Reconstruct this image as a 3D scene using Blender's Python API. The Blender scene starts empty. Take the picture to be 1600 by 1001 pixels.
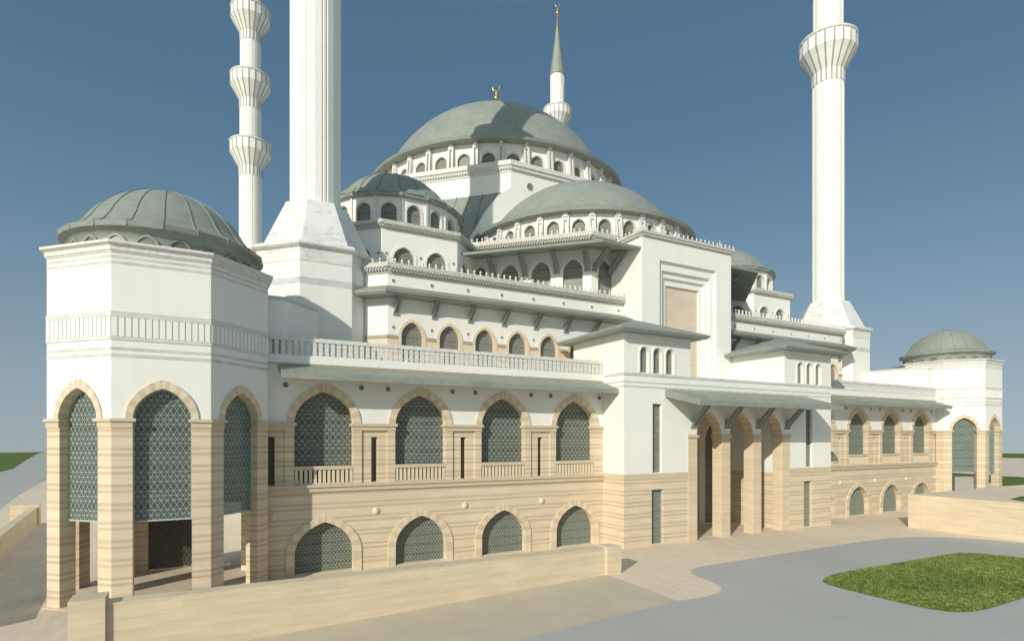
import bpy, bmesh, math, random
from math import sin, cos, tan, pi, radians, sqrt, atan2, hypot, floor, ceil
from mathutils import Vector
from mathutils.geometry import tessellate_polygon
random.seed(7)
scene = bpy.context.scene
COL = scene.collection
XM = 49.1                      # the mosque's line of symmetry

# ------------------------------------------------------------------ materials
def new_mat(name):
    m = bpy.data.materials.new(name); m.use_nodes = True
    nt = m.node_tree
    b = nt.nodes['Principled BSDF']
    return m, nt, b
def N(nt, typ, **kw):
    n = nt.nodes.new(typ)
    for k, v in kw.items():
        if k == 'inp':
            for i, val in v.items(): n.inputs[i].default_value = val
        else: setattr(n, k, v)
    return n
def L(nt, a, b): nt.links.new(a, b)
def ramp(nt, stops, interp='LINEAR'):
    r = N(nt, 'ShaderNodeValToRGB'); cr = r.color_ramp; cr.interpolation = interp
    while len(cr.elements) < len(stops): cr.elements.new(0.5)
    for e, (p, c) in zip(cr.elements, stops):
        e.position = p; e.color = (*c, 1) if len(c) == 3 else c
    return r
def pos(nt, scale=(1, 1, 1)):
    g = N(nt, 'ShaderNodeNewGeometry')
    mp = N(nt, 'ShaderNodeMapping'); mp.inputs['Scale'].default_value = scale
    L(nt, g.outputs['Position'], mp.inputs['Vector'])
    return mp.outputs['Vector']
def noise(nt, vec, scale, detail=4, rough=0.55, dist=0.0):
    n = N(nt, 'ShaderNodeTexNoise')
    n.inputs['Scale'].default_value = scale; n.inputs['Detail'].default_value = detail
    n.inputs['Roughness'].default_value = rough; n.inputs['Distortion'].default_value = dist
    L(nt, vec, n.inputs['Vector']); return n.outputs['Fac']
def mixc(nt, fac, a, b, mode='MIX'):
    m = N(nt, 'ShaderNodeMix', data_type='RGBA', blend_type=mode)
    for i, v in ((0, fac), (6, a), (7, b)):
        if isinstance(v, (int, float)): m.inputs[i].default_value = v
        elif isinstance(v, tuple): m.inputs[i].default_value = (*v, 1)
        else: L(nt, v, m.inputs[i])
    return m.outputs[2]
def bump(nt, b, h, strength=0.2, dist=0.05):
    bp = N(nt, 'ShaderNodeBump'); bp.inputs['Strength'].default_value = strength
    bp.inputs['Distance'].default_value = dist
    L(nt, h, bp.inputs['Height']); L(nt, bp.outputs['Normal'], b.inputs['Normal'])

def mat_plain(name, c0, c1, scale=1.5, rough=0.7, stretch=(1, 1, 1), metal=0.0, bmp=0.0, detail=5, lo=0.35, hi=0.65):
    m, nt, b = new_mat(name)
    f = noise(nt, pos(nt, stretch), scale, detail)
    r = ramp(nt, [(lo, c0), (hi, c1)]); L(nt, f, r.inputs['Fac'])
    L(nt, r.outputs['Color'], b.inputs['Base Color'])
    b.inputs['Roughness'].default_value = rough; b.inputs['Metallic'].default_value = metal
    if bmp: bump(nt, b, f, bmp)
    return m

def mat_white():
    m, nt, b = new_mat('white_render')
    f = noise(nt, pos(nt), 0.35, 5)
    r = ramp(nt, [(0.3, (.80, .80, .745)), (0.7, (.845, .842, .79))]); L(nt, f, r.inputs['Fac'])
    f2 = noise(nt, pos(nt, (1.2, 1.2, .12)), 1.6, 6)
    r2 = ramp(nt, [(0.25, (.975, .975, .97)), (0.6, (1, 1, 1))]); L(nt, f2, r2.inputs['Fac'])
    c = mixc(nt, 1.0, r.outputs['Color'], r2.outputs['Color'], 'MULTIPLY')
    L(nt, c, b.inputs['Base Color']); b.inputs['Roughness'].default_value = .75
    bump(nt, b, noise(nt, pos(nt), 14, 3), .06, .02)
    return m
def mat_marble():
    m, nt, b = new_mat('veined_marble')
    w = N(nt, 'ShaderNodeTexNoise'); w.inputs['Scale'].default_value = .3; w.inputs['Detail'].default_value = 7
    w.inputs['Distortion'].default_value = .5; w.inputs['Roughness'].default_value = .62
    g = N(nt, 'ShaderNodeNewGeometry'); mp = N(nt, 'ShaderNodeMapping'); mp.inputs['Rotation'].default_value = (.6, .7, .3); mp.inputs['Scale'].default_value = (1, .3, 1.6)
    L(nt, g.outputs['Position'], mp.inputs['Vector']); L(nt, mp.outputs['Vector'], w.inputs['Vector'])
    r = ramp(nt, [(0.0, (.74, .735, .70)), (.475, (.765, .76, .725)), (.495, (.56, .545, .50)), (.508, (.765, .76, .725)), (.62, (.79, .785, .75))])
    L(nt, w.outputs['Fac'], r.inputs['Fac'])
    f = noise(nt, pos(nt), .25, 3); r2 = ramp(nt, [(.46, (1, 1, 1)), (.6, (.93, .92, .9))]); L(nt, f, r2.inputs['Fac'])
    L(nt, mixc(nt, 1.0, r.outputs['Color'], r2.outputs['Color'], 'MULTIPLY'), b.inputs['Base Color'])
    b.inputs['Roughness'].default_value = .45
    return m
def mat_stone(name, light, dark, striped=True, period=1.06, streak=.08):
    m, nt, b = new_mat(name)
    v = pos(nt, (.22, .22, 3.2))
    st = noise(nt, v, 1.3, 6, .6)
    base = mixc(nt, 1.0, light, (1, 1, 1), 'MULTIPLY')
    rr = ramp(nt, [(.3, (1 - streak, 1 - streak, 1 - streak * 1.15)), (.62, (1.04, 1.035, 1.03))]); L(nt, st, rr.inputs['Fac'])
    base = mixc(nt, 1.0, base, rr.outputs['Color'], 'MULTIPLY')
    big = noise(nt, pos(nt, (.5, .5, .9)), .7, 3)
    r3 = ramp(nt, [(.35, (.95, .94, .93)), (.65, (1.03, 1.02, 1.0))]); L(nt, big, r3.inputs['Fac'])
    base = mixc(nt, 1.0, base, r3.outputs['Color'], 'MULTIPLY')
    # block joints
    g = N(nt, 'ShaderNodeNewGeometry'); sx = N(nt, 'ShaderNodeSeparateXYZ'); L(nt, g.outputs['Position'], sx.inputs[0])
    ad = N(nt, 'ShaderNodeMath', operation='ADD'); L(nt, sx.outputs['X'], ad.inputs[0]); L(nt, sx.outputs['Y'], ad.inputs[1])
    cb = N(nt, 'ShaderNodeCombineXYZ'); L(nt, ad.outputs[0], cb.inputs['X']); L(nt, sx.outputs['Z'], cb.inputs['Y'])
    br = N(nt, 'ShaderNodeTexBrick'); L(nt, cb.outputs[0], br.inputs['Vector'])
    br.inputs['Color1'].default_value = (1, 1, 1, 1); br.inputs['Color2'].default_value = (.95, .94, .925, 1)
    br.inputs['Mortar'].default_value = (.935, .925, .91, 1)
    br.inputs['Scale'].default_value = 1.0; br.inputs['Mortar Size'].default_value = .008
    br.inputs['Brick Width'].default_value = 1.3; br.inputs['Row Height'].default_value = .353
    base = mixc(nt, 1.0, base, br.outputs['Color'], 'MULTIPLY')
    if striped:
        md = N(nt, 'ShaderNodeMath', operation='MULTIPLY'); L(nt, sx.outputs['Z'], md.inputs[0]); md.inputs[1].default_value = 1 / period
        nz = N(nt, 'ShaderNodeMath', operation='MULTIPLY_ADD'); L(nt, noise(nt, pos(nt, (.35, .35, .35)), 1.0, 3), nz.inputs[0])
        nz.inputs[1].default_value = .08; L(nt, md.outputs[0], nz.inputs[2])
        fr = N(nt, 'ShaderNodeMath', operation='FRACT'); L(nt, nz.outputs[0], fr.inputs[0])
        k0, k1 = (0, 0, 0), (1, 1, 1)
        rp = ramp(nt, [(0, k0), (.47, k0), (.535, k1), (.63, k1), (.69, k0), (.79, k0), (.855, k1), (.95, k1), (1, k0)])
        L(nt, fr.outputs[0], rp.inputs['Fac'])
        am = ramp(nt, [(.25, (.6, .6, .6)), (.55, (1, 1, 1))]); L(nt, noise(nt, pos(nt, (.4, .4, 1.5)), .8, 3), am.inputs['Fac'])
        mk = N(nt, 'ShaderNodeMath', operation='MULTIPLY'); L(nt, rp.outputs['Color'], mk.inputs[0]); L(nt, am.outputs['Color'], mk.inputs[1])
        base = mixc(nt, mk.outputs[0], base, dark)
    L(nt, base, b.inputs['Base Color']); b.inputs['Roughness'].default_value = .8
    bump(nt, b, st, .12, .03)
    return m
def mat_lead(name='weathered_lead', axis=None):
    m, nt, b = new_mat(name)
    v = pos(nt)
    a = noise(nt, v, .22, 4); c = noise(nt, pos(nt, (1, 1, 2.2)), 1.3, 6, .65)
    r = ramp(nt, [(.3, (.258, .281, .248)), (.7, (.315, .336, .292))]); L(nt, a, r.inputs['Fac'])
    r2 = ramp(nt, [(.3, (.86, .87, .87)), (.68, (1.1, 1.09, 1.07))]); L(nt, c, r2.inputs['Fac'])
    base = mixc(nt, 1, r.outputs['Color'], r2.outputs['Color'], 'MULTIPLY')
    if axis:                                # lead sheets laid in courses round the dome's axis
        cx, cy, nseg, row = axis
        g = N(nt, 'ShaderNodeNewGeometry'); sx = N(nt, 'ShaderNodeSeparateXYZ'); L(nt, g.outputs['Position'], sx.inputs[0])
        dx = N(nt, 'ShaderNodeMath', operation='SUBTRACT'); L(nt, sx.outputs['X'], dx.inputs[0]); dx.inputs[1].default_value = cx
        dy = N(nt, 'ShaderNodeMath', operation='SUBTRACT'); dy.inputs[0].default_value = cy; L(nt, sx.outputs['Y'], dy.inputs[1])
        at = N(nt, 'ShaderNodeMath', operation='ARCTAN2'); L(nt, dx.outputs[0], at.inputs[0]); L(nt, dy.outputs[0], at.inputs[1])
        ml = N(nt, 'ShaderNodeMath', operation='MULTIPLY_ADD'); L(nt, at.outputs[0], ml.inputs[0]); ml.inputs[1].default_value = nseg / (2 * pi); ml.inputs[2].default_value = 500
        mz = N(nt, 'ShaderNodeMath', operation='MULTIPLY'); L(nt, sx.outputs['Z'], mz.inputs[0]); mz.inputs[1].default_value = 1 / row
        cb = N(nt, 'ShaderNodeCombineXYZ'); L(nt, ml.outputs[0], cb.inputs['X']); L(nt, mz.outputs[0], cb.inputs['Y'])
        br = N(nt, 'ShaderNodeTexBrick'); L(nt, cb.outputs[0], br.inputs['Vector']); br.offset = .5
        br.inputs['Color1'].default_value = (1.06, 1.05, 1.03, 1); br.inputs['Color2'].default_value = (.92, .935, .95, 1); br.inputs['Mortar'].default_value = (.86, .875, .88, 1)
        br.inputs['Scale'].default_value = 1; br.inputs['Mortar Size'].default_value = .022; br.inputs['Mortar Smooth'].default_value = .4
        br.inputs['Brick Width'].default_value = 1; br.inputs['Row Height'].default_value = 1
        base = mixc(nt, .75, base, br.outputs['Color'], 'MULTIPLY')
        bump(nt, b, br.outputs['Fac'], .25, -.06)
    else: bump(nt, b, c, .15, .05)
    L(nt, base, b.inputs['Base Color']); b.inputs['Roughness'].default_value = .6; b.inputs['Metallic'].default_value = .1
    return m
def mat_glass(name, c0, c1, rough, trans=0.0):
    m, nt, b = new_mat(name)
    f = noise(nt, pos(nt), .5, 3)
    r = ramp(nt, [(.35, c0), (.65, c1)]); L(nt, f, r.inputs['Fac'])
    L(nt, r.outputs['Color'], b.inputs['Base Color']); b.inputs['Roughness'].default_value = rough
    b.inputs['Specular IOR Level'].default_value = .35
    if trans:
        tr = N(nt, 'ShaderNodeBsdfTransparent'); tr.inputs['Color'].default_value = (.55, .66, .62, 1)
        mx = N(nt, 'ShaderNodeMixShader'); mx.inputs[0].default_value = trans
        out = nt.nodes['Material Output']
        L(nt, b.outputs[0], mx.inputs[1]); L(nt, tr.outputs[0], mx.inputs[2]); L(nt, mx.outputs[0], out.inputs['Surface'])
    return m
def mat_paving():
    m, nt, b = new_mat('pale_paving')
    v = pos(nt, (1.2, .14, 1)); st = noise(nt, v, 2.4, 5, .6)
    r = ramp(nt, [(.3, (.69, .575, .445)), (.65, (.78, .66, .515))]); L(nt, st, r.inputs['Fac'])
    br = N(nt, 'ShaderNodeTexBrick'); L(nt, pos(nt), br.inputs['Vector'])
    br.inputs['Color1'].default_value = (1, 1, 1, 1); br.inputs['Color2'].default_value = (.955, .95, .94, 1); br.inputs['Mortar'].default_value = (.88, .87, .85, 1)
    br.inputs['Scale'].default_value = 1; br.inputs['Mortar Size'].default_value = .012; br.inputs['Brick Width'].default_value = 1.2; br.inputs['Row Height'].default_value = .6
    big = noise(nt, pos(nt), .06, 4); r2 = ramp(nt, [(.35, (.94, .94, .94)), (.65, (1.04, 1.03, 1.02))]); L(nt, big, r2.inputs['Fac'])
    c = mixc(nt, 1, r.outputs['Color'], br.outputs['Color'], 'MULTIPLY'); c = mixc(nt, 1, c, r2.outputs['Color'], 'MULTIPLY')
    L(nt, c, b.inputs['Base Color']); b.inputs['Roughness'].default_value = .8
    bump(nt, b, st, .1, .02); return m
def mat_asphalt():
    m, nt, b = new_mat('grey_asphalt')
    a = noise(nt, pos(nt), .12, 5); c = noise(nt, pos(nt), 9, 4, .7)
    r = ramp(nt, [(.32, (.425, .41, .385)), (.68, (.475, .46, .43))]); L(nt, a, r.inputs['Fac'])
    r2 = ramp(nt, [(.3, (.9, .9, .9)), (.7, (1.07, 1.07, 1.07))]); L(nt, c, r2.inputs['Fac'])
    L(nt, mixc(nt, 1, r.outputs['Color'], r2.outputs['Color'], 'MULTIPLY'), b.inputs['Base Color'])
    b.inputs['Roughness'].default_value = .85; bump(nt, b, c, .15, .02); return m
def mat_grass(name, c0, c1, c2, fine):
    m, nt, b = new_mat(name)
    a = noise(nt, pos(nt), .16, 4); c = noise(nt, pos(nt), fine, 6, .75)
    r = ramp(nt, [(.3, c0), (.5, c1), (.7, c2)]); L(nt, c, r.inputs['Fac'])
    r2 = ramp(nt, [(.35, (.72, .8, .7)), (.65, (1.18, 1.1, 1.0))]); L(nt, a, r2.inputs['Fac'])
    L(nt, mixc(nt, 1, r.outputs['Color'], r2.outputs['Color'], 'MULTIPLY'), b.inputs['Base Color'])
    b.inputs['Roughness'].default_value = .9; b.inputs['Specular IOR Level'].default_value = .2
    bump(nt, b, c, .6, .12); return m

M = dict(
    white=mat_white(),
    stone=mat_stone('banded_limestone', (.715, .605, .45), (.52, .43, .30)),
    block=mat_stone('plain_limestone', (.69, .59, .43), (.5, .4, .28), striped=False, streak=.13),
    niche=mat_stone('tan_stone_panel', (.665, .575, .465), (.5, .4, .28), striped=False, streak=.07),
    trim=mat_plain('tan_stone_trim', (.56, .475, .335), (.62, .53, .38), 2.0, .75, (.5, .5, 3)),
    vl=mat_plain('pale_voussoir', (.68, .575, .415), (.74, .63, .465), 1.6, .75),
    vd=mat_plain('brown_voussoir', (.57, .475, .33), (.64, .54, .385), 1.6, .75),
    grey=mat_plain('grey_marble', (.50, .51, .48), (.68, .68, .64), 1.4, .6, (1, 1, 2), lo=.3, hi=.7),
    carved=mat_plain('carved_marble', (.60, .59, .55), (.74, .735, .69), 4.0, .7, bmp=.3),
    cornice=mat_plain('carved_cornice', (.46, .455, .405), (.62, .61, .56), 5.0, .75, bmp=.4),
    marble=mat_marble(), lead=mat_lead(), lead_main=mat_lead('dome_lead', (XM, 96.8, 72, 1.7)), lead_half=mat_lead('half_dome_lead', (XM, 69.5, 60, 1.5)), lead_pav=mat_lead('pavilion_dome_lead', (-1.91, 45.74, 40, .8)), lead_tur=mat_lead('turret_dome_lead', (20.8, 68.95, 36, 1.2)),
    bronze=mat_glass('bronze_glass', (.085, .075, .06), (.12, .105, .085), .3),
    darklead=mat_plain('dark_lead', (.20, .225, .20), (.26, .285, .25), 2.0, .6),
    glass=mat_glass('dark_glass', (.078, .088, .074), (.11, .122, .103), .42),
    teal=mat_glass('teal_glass', (.088, .125, .110), (.115, .155, .138), .3, .2),
    lattice=mat_plain('pale_lattice', (.38, .435, .39), (.43, .485, .435), 3, .5),
    facade_lattice=mat_plain('grey_green_lattice', (.29, .325, .275), (.34, .375, .32), 3, .5),
    rib=mat_plain('dark_grey_marble', (.30, .305, .275), (.38, .38, .35), 2, .6),
    dlattice=mat_plain('stone_lattice', (.30, .31, .27), (.36, .37, .32), 3, .6),
    gold=mat_plain('gilded_metal', (.72, .48, .12), (.82, .56, .17), 2, .28, metal=1.0),
    hole=mat_plain('grey_roundel', (.17, .175, .155), (.22, .225, .20), 3, .8),
    frieze=mat_plain('pale_grey_marble', (.56, .565, .535), (.69, .69, .655), 1.4, .6, (1, 1, 2), lo=.3, hi=.7),
    drum_glass=mat_glass('grey_drum_glass', (.16, .175, .155), (.24, .255, .225), .3),
    dtrim=mat_plain('grey_brown_band', (.36, .325, .255), (.42, .38, .30), 2.0, .75, (.5, .5, 3)),
    dark=mat_plain('dark_interior', (.05, .047, .043), (.07, .065, .058), 2, .9),
    paving=mat_paving(), asphalt=mat_asphalt(),
    sand=mat_plain('sand_gravel', (.51, .44, .325), (.55, .48, .355), .5, .95, bmp=.1),
    grass=mat_grass('mown_grass', (.045, .08, .014), (.12, .175, .035), (.23, .285, .085), 4.0),
    blade=mat_grass('grass_blade', (.062, .10, .018), (.18, .245, .065), (.38, .425, .185), 2.2),
    plaster=mat_plain('grey_plaster', (.44, .42, .38), (.49, .47, .43), 1, .85),
)

# ------------------------------------------------------------------ builder
class MB:
    def __init__(s): s.v = []; s.f = []; s.m = []; s.sm = []
    def add(s, verts, faces, mi=0, smooth=False):
        o = len(s.v); s.v += [tuple(p) for p in verts]
        for f in faces:
            s.f.append(tuple(o + i for i in f)); s.m.append(mi); s.sm.append(smooth)
    def hexa(s, p, mi=0):       # p: 4 bottom (ccw) + 4 top
        s.add(p, [(3, 2, 1, 0), (4, 5, 6, 7), (0, 1, 5, 4), (1, 2, 6, 5), (2, 3, 7, 6), (3, 0, 4, 7)], mi)
    def box(s, x0, x1, y0, y1, z0, z1, mi=0):
        s.hexa([(x0, y0, z0), (x1, y0, z0), (x1, y1, z0), (x0, y1, z0), (x0, y0, z1), (x1, y0, z1), (x1, y1, z1), (x0, y1, z1)], mi)
    def fbox(s, F, u0, u1, n0, n1, z0, z1, mi=0):
        P = F.p
        s.hexa([P(u0, n1, z0), P(u1, n1, z0), P(u1, n0, z0), P(u0, n0, z0), P(u0, n1, z1), P(u1, n1, z1), P(u1, n0, z1), P(u0, n0, z1)], mi)
    def prism(s, poly, z0, z1, mi=0, poly1=None):
        n = len(poly); poly1 = poly1 or poly
        s.add([(x, y, z0) for x, y in poly] + [(x, y, z1) for x, y in poly1],
              [tuple(range(n - 1, -1, -1)), tuple(range(n, 2 * n))] + [(i, (i + 1) % n, n + (i + 1) % n, n + i) for i in range(n)], mi)
    def frust(s, poly, z0, o0, z1, o1, mi=0): s.prism(offp(poly, o0), z0, z1, mi, offp(poly, o1))
    def panel(s, F, outline, holes=(), n0=-1.0, n1=0.0, mi=0, back=True):
        loops = [list(outline)] + [list(h) for h in holes]
        flat = [p for l in loops for p in l]
        tris = tessellate_polygon([[Vector((u, z, 0)) for u, z in l] for l in loops])
        k = len(flat)
        V = [F.p(u, n1, z) for u, z in flat] + [F.p(u, n0, z) for u, z in flat]
        Fa = [tuple(t) for t in tris]
        if back: Fa += [tuple(k + i for i in reversed(t)) for t in tris]
        o = 0
        for l in loops:
            c = len(l)
            Fa += [(o + i, o + (i + 1) % c, k + o + (i + 1) % c, k + o + i) for i in range(c)]
            o += c
        s.add(V, Fa, mi)
    def lathe(s, cx, cy, prof, n=48, rot=0.0, mi=0, smooth=True, a0=0, a1=None):
        full = a1 is None; steps = n if full else n
        A = [rot + (2 * pi * i / n if full else a0 + (a1 - a0) * i / n) for i in range(n if full else n + 1)]
        c = len(A); V = []
        for r, z in prof: V += [(cx + r * sin(a), cy - r * cos(a), z) for a in A]
        Fa = []
        for j in range(len(prof) - 1):
            for i in range(c if full else c - 1):
                i2 = (i + 1) % c
                Fa.append((j * c + i, j * c + i2, (j + 1) * c + i2, (j + 1) * c + i))
        s.add(V, Fa, mi, smooth)
    def ball(s, x, y, z, r, n=12, mi=0):
        s.lathe(x, y, [(max(r * sin(pi * i / 8), .0005), z - r * cos(pi * i / 8)) for i in range(9)], n, 0, mi)
    def tube(s, pts, radii, n=8, mi=0):
        V = []; Fa = []
        for i, p in enumerate(pts):
            p = Vector(p); a = Vector(pts[max(i - 1, 0)]); b = Vector(pts[min(i + 1, len(pts) - 1)])
            d = (b - a).normalized(); e = d.cross(Vector((.31, .2, .93))).normalized(); g = d.cross(e)
            V += [p + radii[i] * (cos(2 * pi * k / n) * e + sin(2 * pi * k / n) * g) for k in range(n)]
        for i in range(len(pts) - 1):
            for k in range(n):
                Fa.append((i * n + k, i * n + (k + 1) % n, (i + 1) * n + (k + 1) % n, (i + 1) * n + k))
        Fa += [tuple(range(n - 1, -1, -1)), tuple((len(pts) - 1) * n + k for k in range(n))]
        s.add(V, Fa, mi, True)
    def build(s, name, mats, parent=None, base=(0, 0, 0)):
        if not isinstance(mats, (list, tuple)): mats = [mats]
        if parent is not None:
            q = parent
            while q.parent: q = q.parent
            base = tuple(q.location)
        me = bpy.data.meshes.new(name)
        me.from_pydata([(x - base[0], y - base[1], z - base[2]) for x, y, z in s.v], [], s.f)
        for m in mats: me.materials.append(m)
        me.polygons.foreach_set('material_index', s.m); me.polygons.foreach_set('use_smooth', s.sm)
        bm = bmesh.new(); bm.from_mesh(me); bmesh.ops.recalc_face_normals(bm, faces=bm.faces); bm.to_mesh(me); bm.free()
        me.update()
        o = bpy.data.objects.new(name, me); COL.objects.link(o)
        if parent is not None: o.parent = parent
        else: o.location = base
        return o
class Fr:                       # a wall frame: u along the wall (left to right seen from outside), n outward
    def __init__(s, x, y, ux, uy):
        l = hypot(ux, uy); s.o = (x, y); s.u = (ux / l, uy / l); s.n = (s.u[1], -s.u[0])
    def p(s, u, n, z): return (s.o[0] + u * s.u[0] + n * s.n[0], s.o[1] + u * s.u[1] + n * s.n[1], z)
def FY(y): return Fr(0, y, 1, 0)             # faces -Y, u = world X
def Fphi(cx, cy, a, phi):                    # side of a drum, phi from -Y towards +X
    return Fr(cx + a * sin(phi), cy - a * cos(phi), cos(phi), sin(phi))
def offp(poly, d):
    n = len(poly); out = []
    for i in range(n):
        a, b, c = poly[i - 1], poly[i], poly[(i + 1) % n]
        def nrm(p, q): l = hypot(q[0] - p[0], q[1] - p[1]); return ((q[1] - p[1]) / l, -(q[0] - p[0]) / l)
        n1, n2 = nrm(a, b), nrm(b, c)
        k = d / (1 + n1[0] * n2[0] + n1[1] * n2[1])
        out.append((b[0] + k * (n1[0] + n2[0]), b[1] + k * (n1[1] + n2[1])))
    return out
def ngon(cx, cy, a, n=8, rot=None):          # regular polygon of apothem a with a side facing -Y
    R = a / cos(pi / n); rot = pi / n if rot is None else rot
    return [(cx + R * sin(rot + 2 * pi * i / n), cy - R * cos(rot + 2 * pi * i / n)) for i in range(n)]
def archtop(uc, w, zs, za, k=8):             # from right springing over the apex to the left springing
    H = za - zs
    if H >= w * .98:                        # pointed: nearly straight towards the apex
        right = [(w * max(0.0, 1 - sin(pi / 2 * i / k) ** 2.1) ** .72, H * sin(pi / 2 * i / k)) for i in range(k + 1)]
        right[-1] = (0.0, H)
    else:
        right = [(w * cos(pi / 2 * i / k), H * sin(pi / 2 * i / k)) for i in range(k + 1)]
    right = [(uc + x, zs + z) for x, z in right]
    left = [(2 * uc - x, z) for x, z in right[-2::-1]]
    return right + left
def archpoly(uc, w, zb, zs, za, k=8): return [(uc - w, zb), (uc + w, zb)] + archtop(uc, w, zs, za, k)
def clipseg(poly, p, d):
    t0, t1 = -1e9, 1e9; n = len(poly)
    for i in range(n):
        a, b = poly[i], poly[(i + 1) % n]
        nx, ny = -(b[1] - a[1]), b[0] - a[0]            # inward for ccw
        den = nx * d[0] + ny * d[1]; num = nx * (a[0] - p[0]) + ny * (a[1] - p[1])
        if abs(den) < 1e-9:
            if num > 1e-9: return None
            continue
        t = num / den
        if den > 0: t0 = max(t0, t)
        else: t1 = min(t1, t)
    return (t0, t1) if t1 - t0 > .05 else None
def lattice(mb, F, poly, n, row=.285, pitch=.33, bw=.04, dep=.04):
    us = [p[0] for p in poly]; zs = [p[1] for p in poly]
    u0, u1, z0, z1 = min(us), max(us), min(zs), max(zs)
    def bar(p, d, depth):
        c = clipseg(poly, p, d)
        if not c: return
        l = hypot(*d); q = (-d[1] / l * bw / 2, d[0] / l * bw / 2)
        a = (p[0] + d[0] * c[0], p[1] + d[1] * c[0]); b = (p[0] + d[0] * c[1], p[1] + d[1] * c[1])
        ring = [(a[0] - q[0], a[1] - q[1]), (b[0] - q[0], b[1] - q[1]), (b[0] + q[0], b[1] + q[1]), (a[0] + q[0], a[1] + q[1])]
        V = [F.p(x, n, z) for x, z in ring] + [F.p(x, n + depth, z) for x, z in ring]
        mb.add(V, [(4, 5, 6, 7), (0, 1, 5, 4), (1, 2, 6, 5), (2, 3, 7, 6), (3, 0, 4, 7)])
    k = 0; z = z0 + .02
    while z < z1:
        if k % 4 != 3: bar((u0, z), (1, 0), dep)
        k += 1; z = z0 + .02 + k * row
    dz = row; du = pitch / 2; span = (z1 - z0) * du / dz
    i = 0; u = u0 - span
    while u < u1 + span:
        bar((u, z0), (du, dz), dep - .006); bar((u, z0), (-du, dz), dep - .012)
        i += 1; u = u0 - span + i * pitch
def ring(mb, F, uc, w, zs, za, rw, ra, n0, n1, zb=None, k=8, alt=2):   # stone arch ring, alternating voussoirs
    inn = archtop(uc, w, zs, za, k); out = archtop(uc, w + rw, zs, za + ra, k)
    if zb is not None:
        m = max(2, int((zs - zb) / .55))
        inn = [(inn[0][0], zb + (zs - zb) * i / m) for i in range(m)] + inn + [(inn[-1][0], zs - (zs - zb) * (i + 1) / m) for i in range(m)]
        out = [(out[0][0], zb + (zs - zb) * i / m) for i in range(m)] + out + [(out[-1][0], zs - (zs - zb) * (i + 1) / m) for i in range(m)]
    for i in range(len(inn) - 1):
        a, b, c, d = inn[i], out[i], out[i + 1], inn[i + 1]
        P = [F.p(x, n0, z) for x, z in (a, b, c, d)] + [F.p(x, n1, z) for x, z in (a, b, c, d)]
        mb.add(P, [(4, 5, 6, 7), (0, 1, 5, 4), (1, 2, 6, 5), (2, 3, 7, 6), (3, 0, 4, 7), (3, 2, 1, 0)], i % alt)
def empty(name, loc, label, cat, group=None):
    o = bpy.data.objects.new(name, None); COL.objects.link(o); o.location = loc; o.empty_display_size = 2
    tag(o, label, cat, group); return o
def tag(o, label=None, cat=None, group=None, kind=None):
    for k, v in (('label', label), ('category', cat), ('group', group), ('kind', kind)):
        if v: o[k] = v
    return o
def part(root, name, mats, fn):
    mb = MB(); fn(mb); return mb.build(name, mats, root)
def mirror_copy(o, parent, flip=True):       # a part (and its sub-parts) mirrored about its root's axis
    c = o.copy(); COL.objects.link(c); c.parent = parent
    if flip: c.scale.x = -c.scale.x; c.location.x = -c.location.x
    for ch in o.children: mirror_copy(ch, c, False)
    return c
def copy_tree(o, parent=None):
    c = o.copy(); COL.objects.link(c)
    if parent: c.parent = parent
    for ch in o.children: copy_tree(ch, c)
    return c
def window(root, F, uc, w, zb, zs, za, rec, pane='glass', lat='dlattice', row=.24, pitch=.28, bw=.035, rg=None, k=6, name='window', sill=True):
    """arched window: frame (with its stone ring), pane and lattice; returns the hole it needs"""
    mb = MB()
    if rg:
        rw, ra, n1, mats, rzb, alt = rg
        ring(mb, F, uc, w - .012, zs, za - .012, rw, ra, -rec, n1, rzb, k, alt)
    else:
        mats = [M['white'], M['white']]
        ring(mb, F, uc, w - .07, zs, za - .07, .1, .1, -rec - .03, -rec + .12, zb + .01, k, 1)
    win = mb.build(name, mats, root)
    poly = archpoly(uc, w + .03, zb - .03, zs, za + .03, k)
    mb = MB(); mb.panel(F, poly, (), -rec - .1, -rec - .06, back=False); mb.build('pane', M[pane], win)
    if lat:
        mb = MB(); lattice(mb, F, archpoly(uc, w, zb, zs, za, k), -rec - .055, row, pitch, bw); mb.build('lattice', M[lat], win)
    return archpoly(uc, w, zb, zs, za, k)
def roundel(root, F, u, z, r, n=.05, mat='hole', name='roundel'):
    mb = MB()
    a = [(u + r * cos(2 * pi * i / 12), z + r * sin(2 * pi * i / 12)) for i in range(12)]
    b = [(u + r * 1.25 * cos(2 * pi * i / 12), z + r * 1.25 * sin(2 * pi * i / 12)) for i in range(12)]
    mb.panel(F, a, (), -.05, .012, 0)
    mb.panel(F, b, [a], -.05, n, 1)
    return mb.build(name, [M[mat], M['carved']], root)
def bossball(root, F, u, z, r):
    mb = MB(); x, y, _ = F.p(u, -.17, z); mb.ball(x, y, z, r, 20)
    return mb.build('stone_boss', M['vl'], root)
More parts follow.
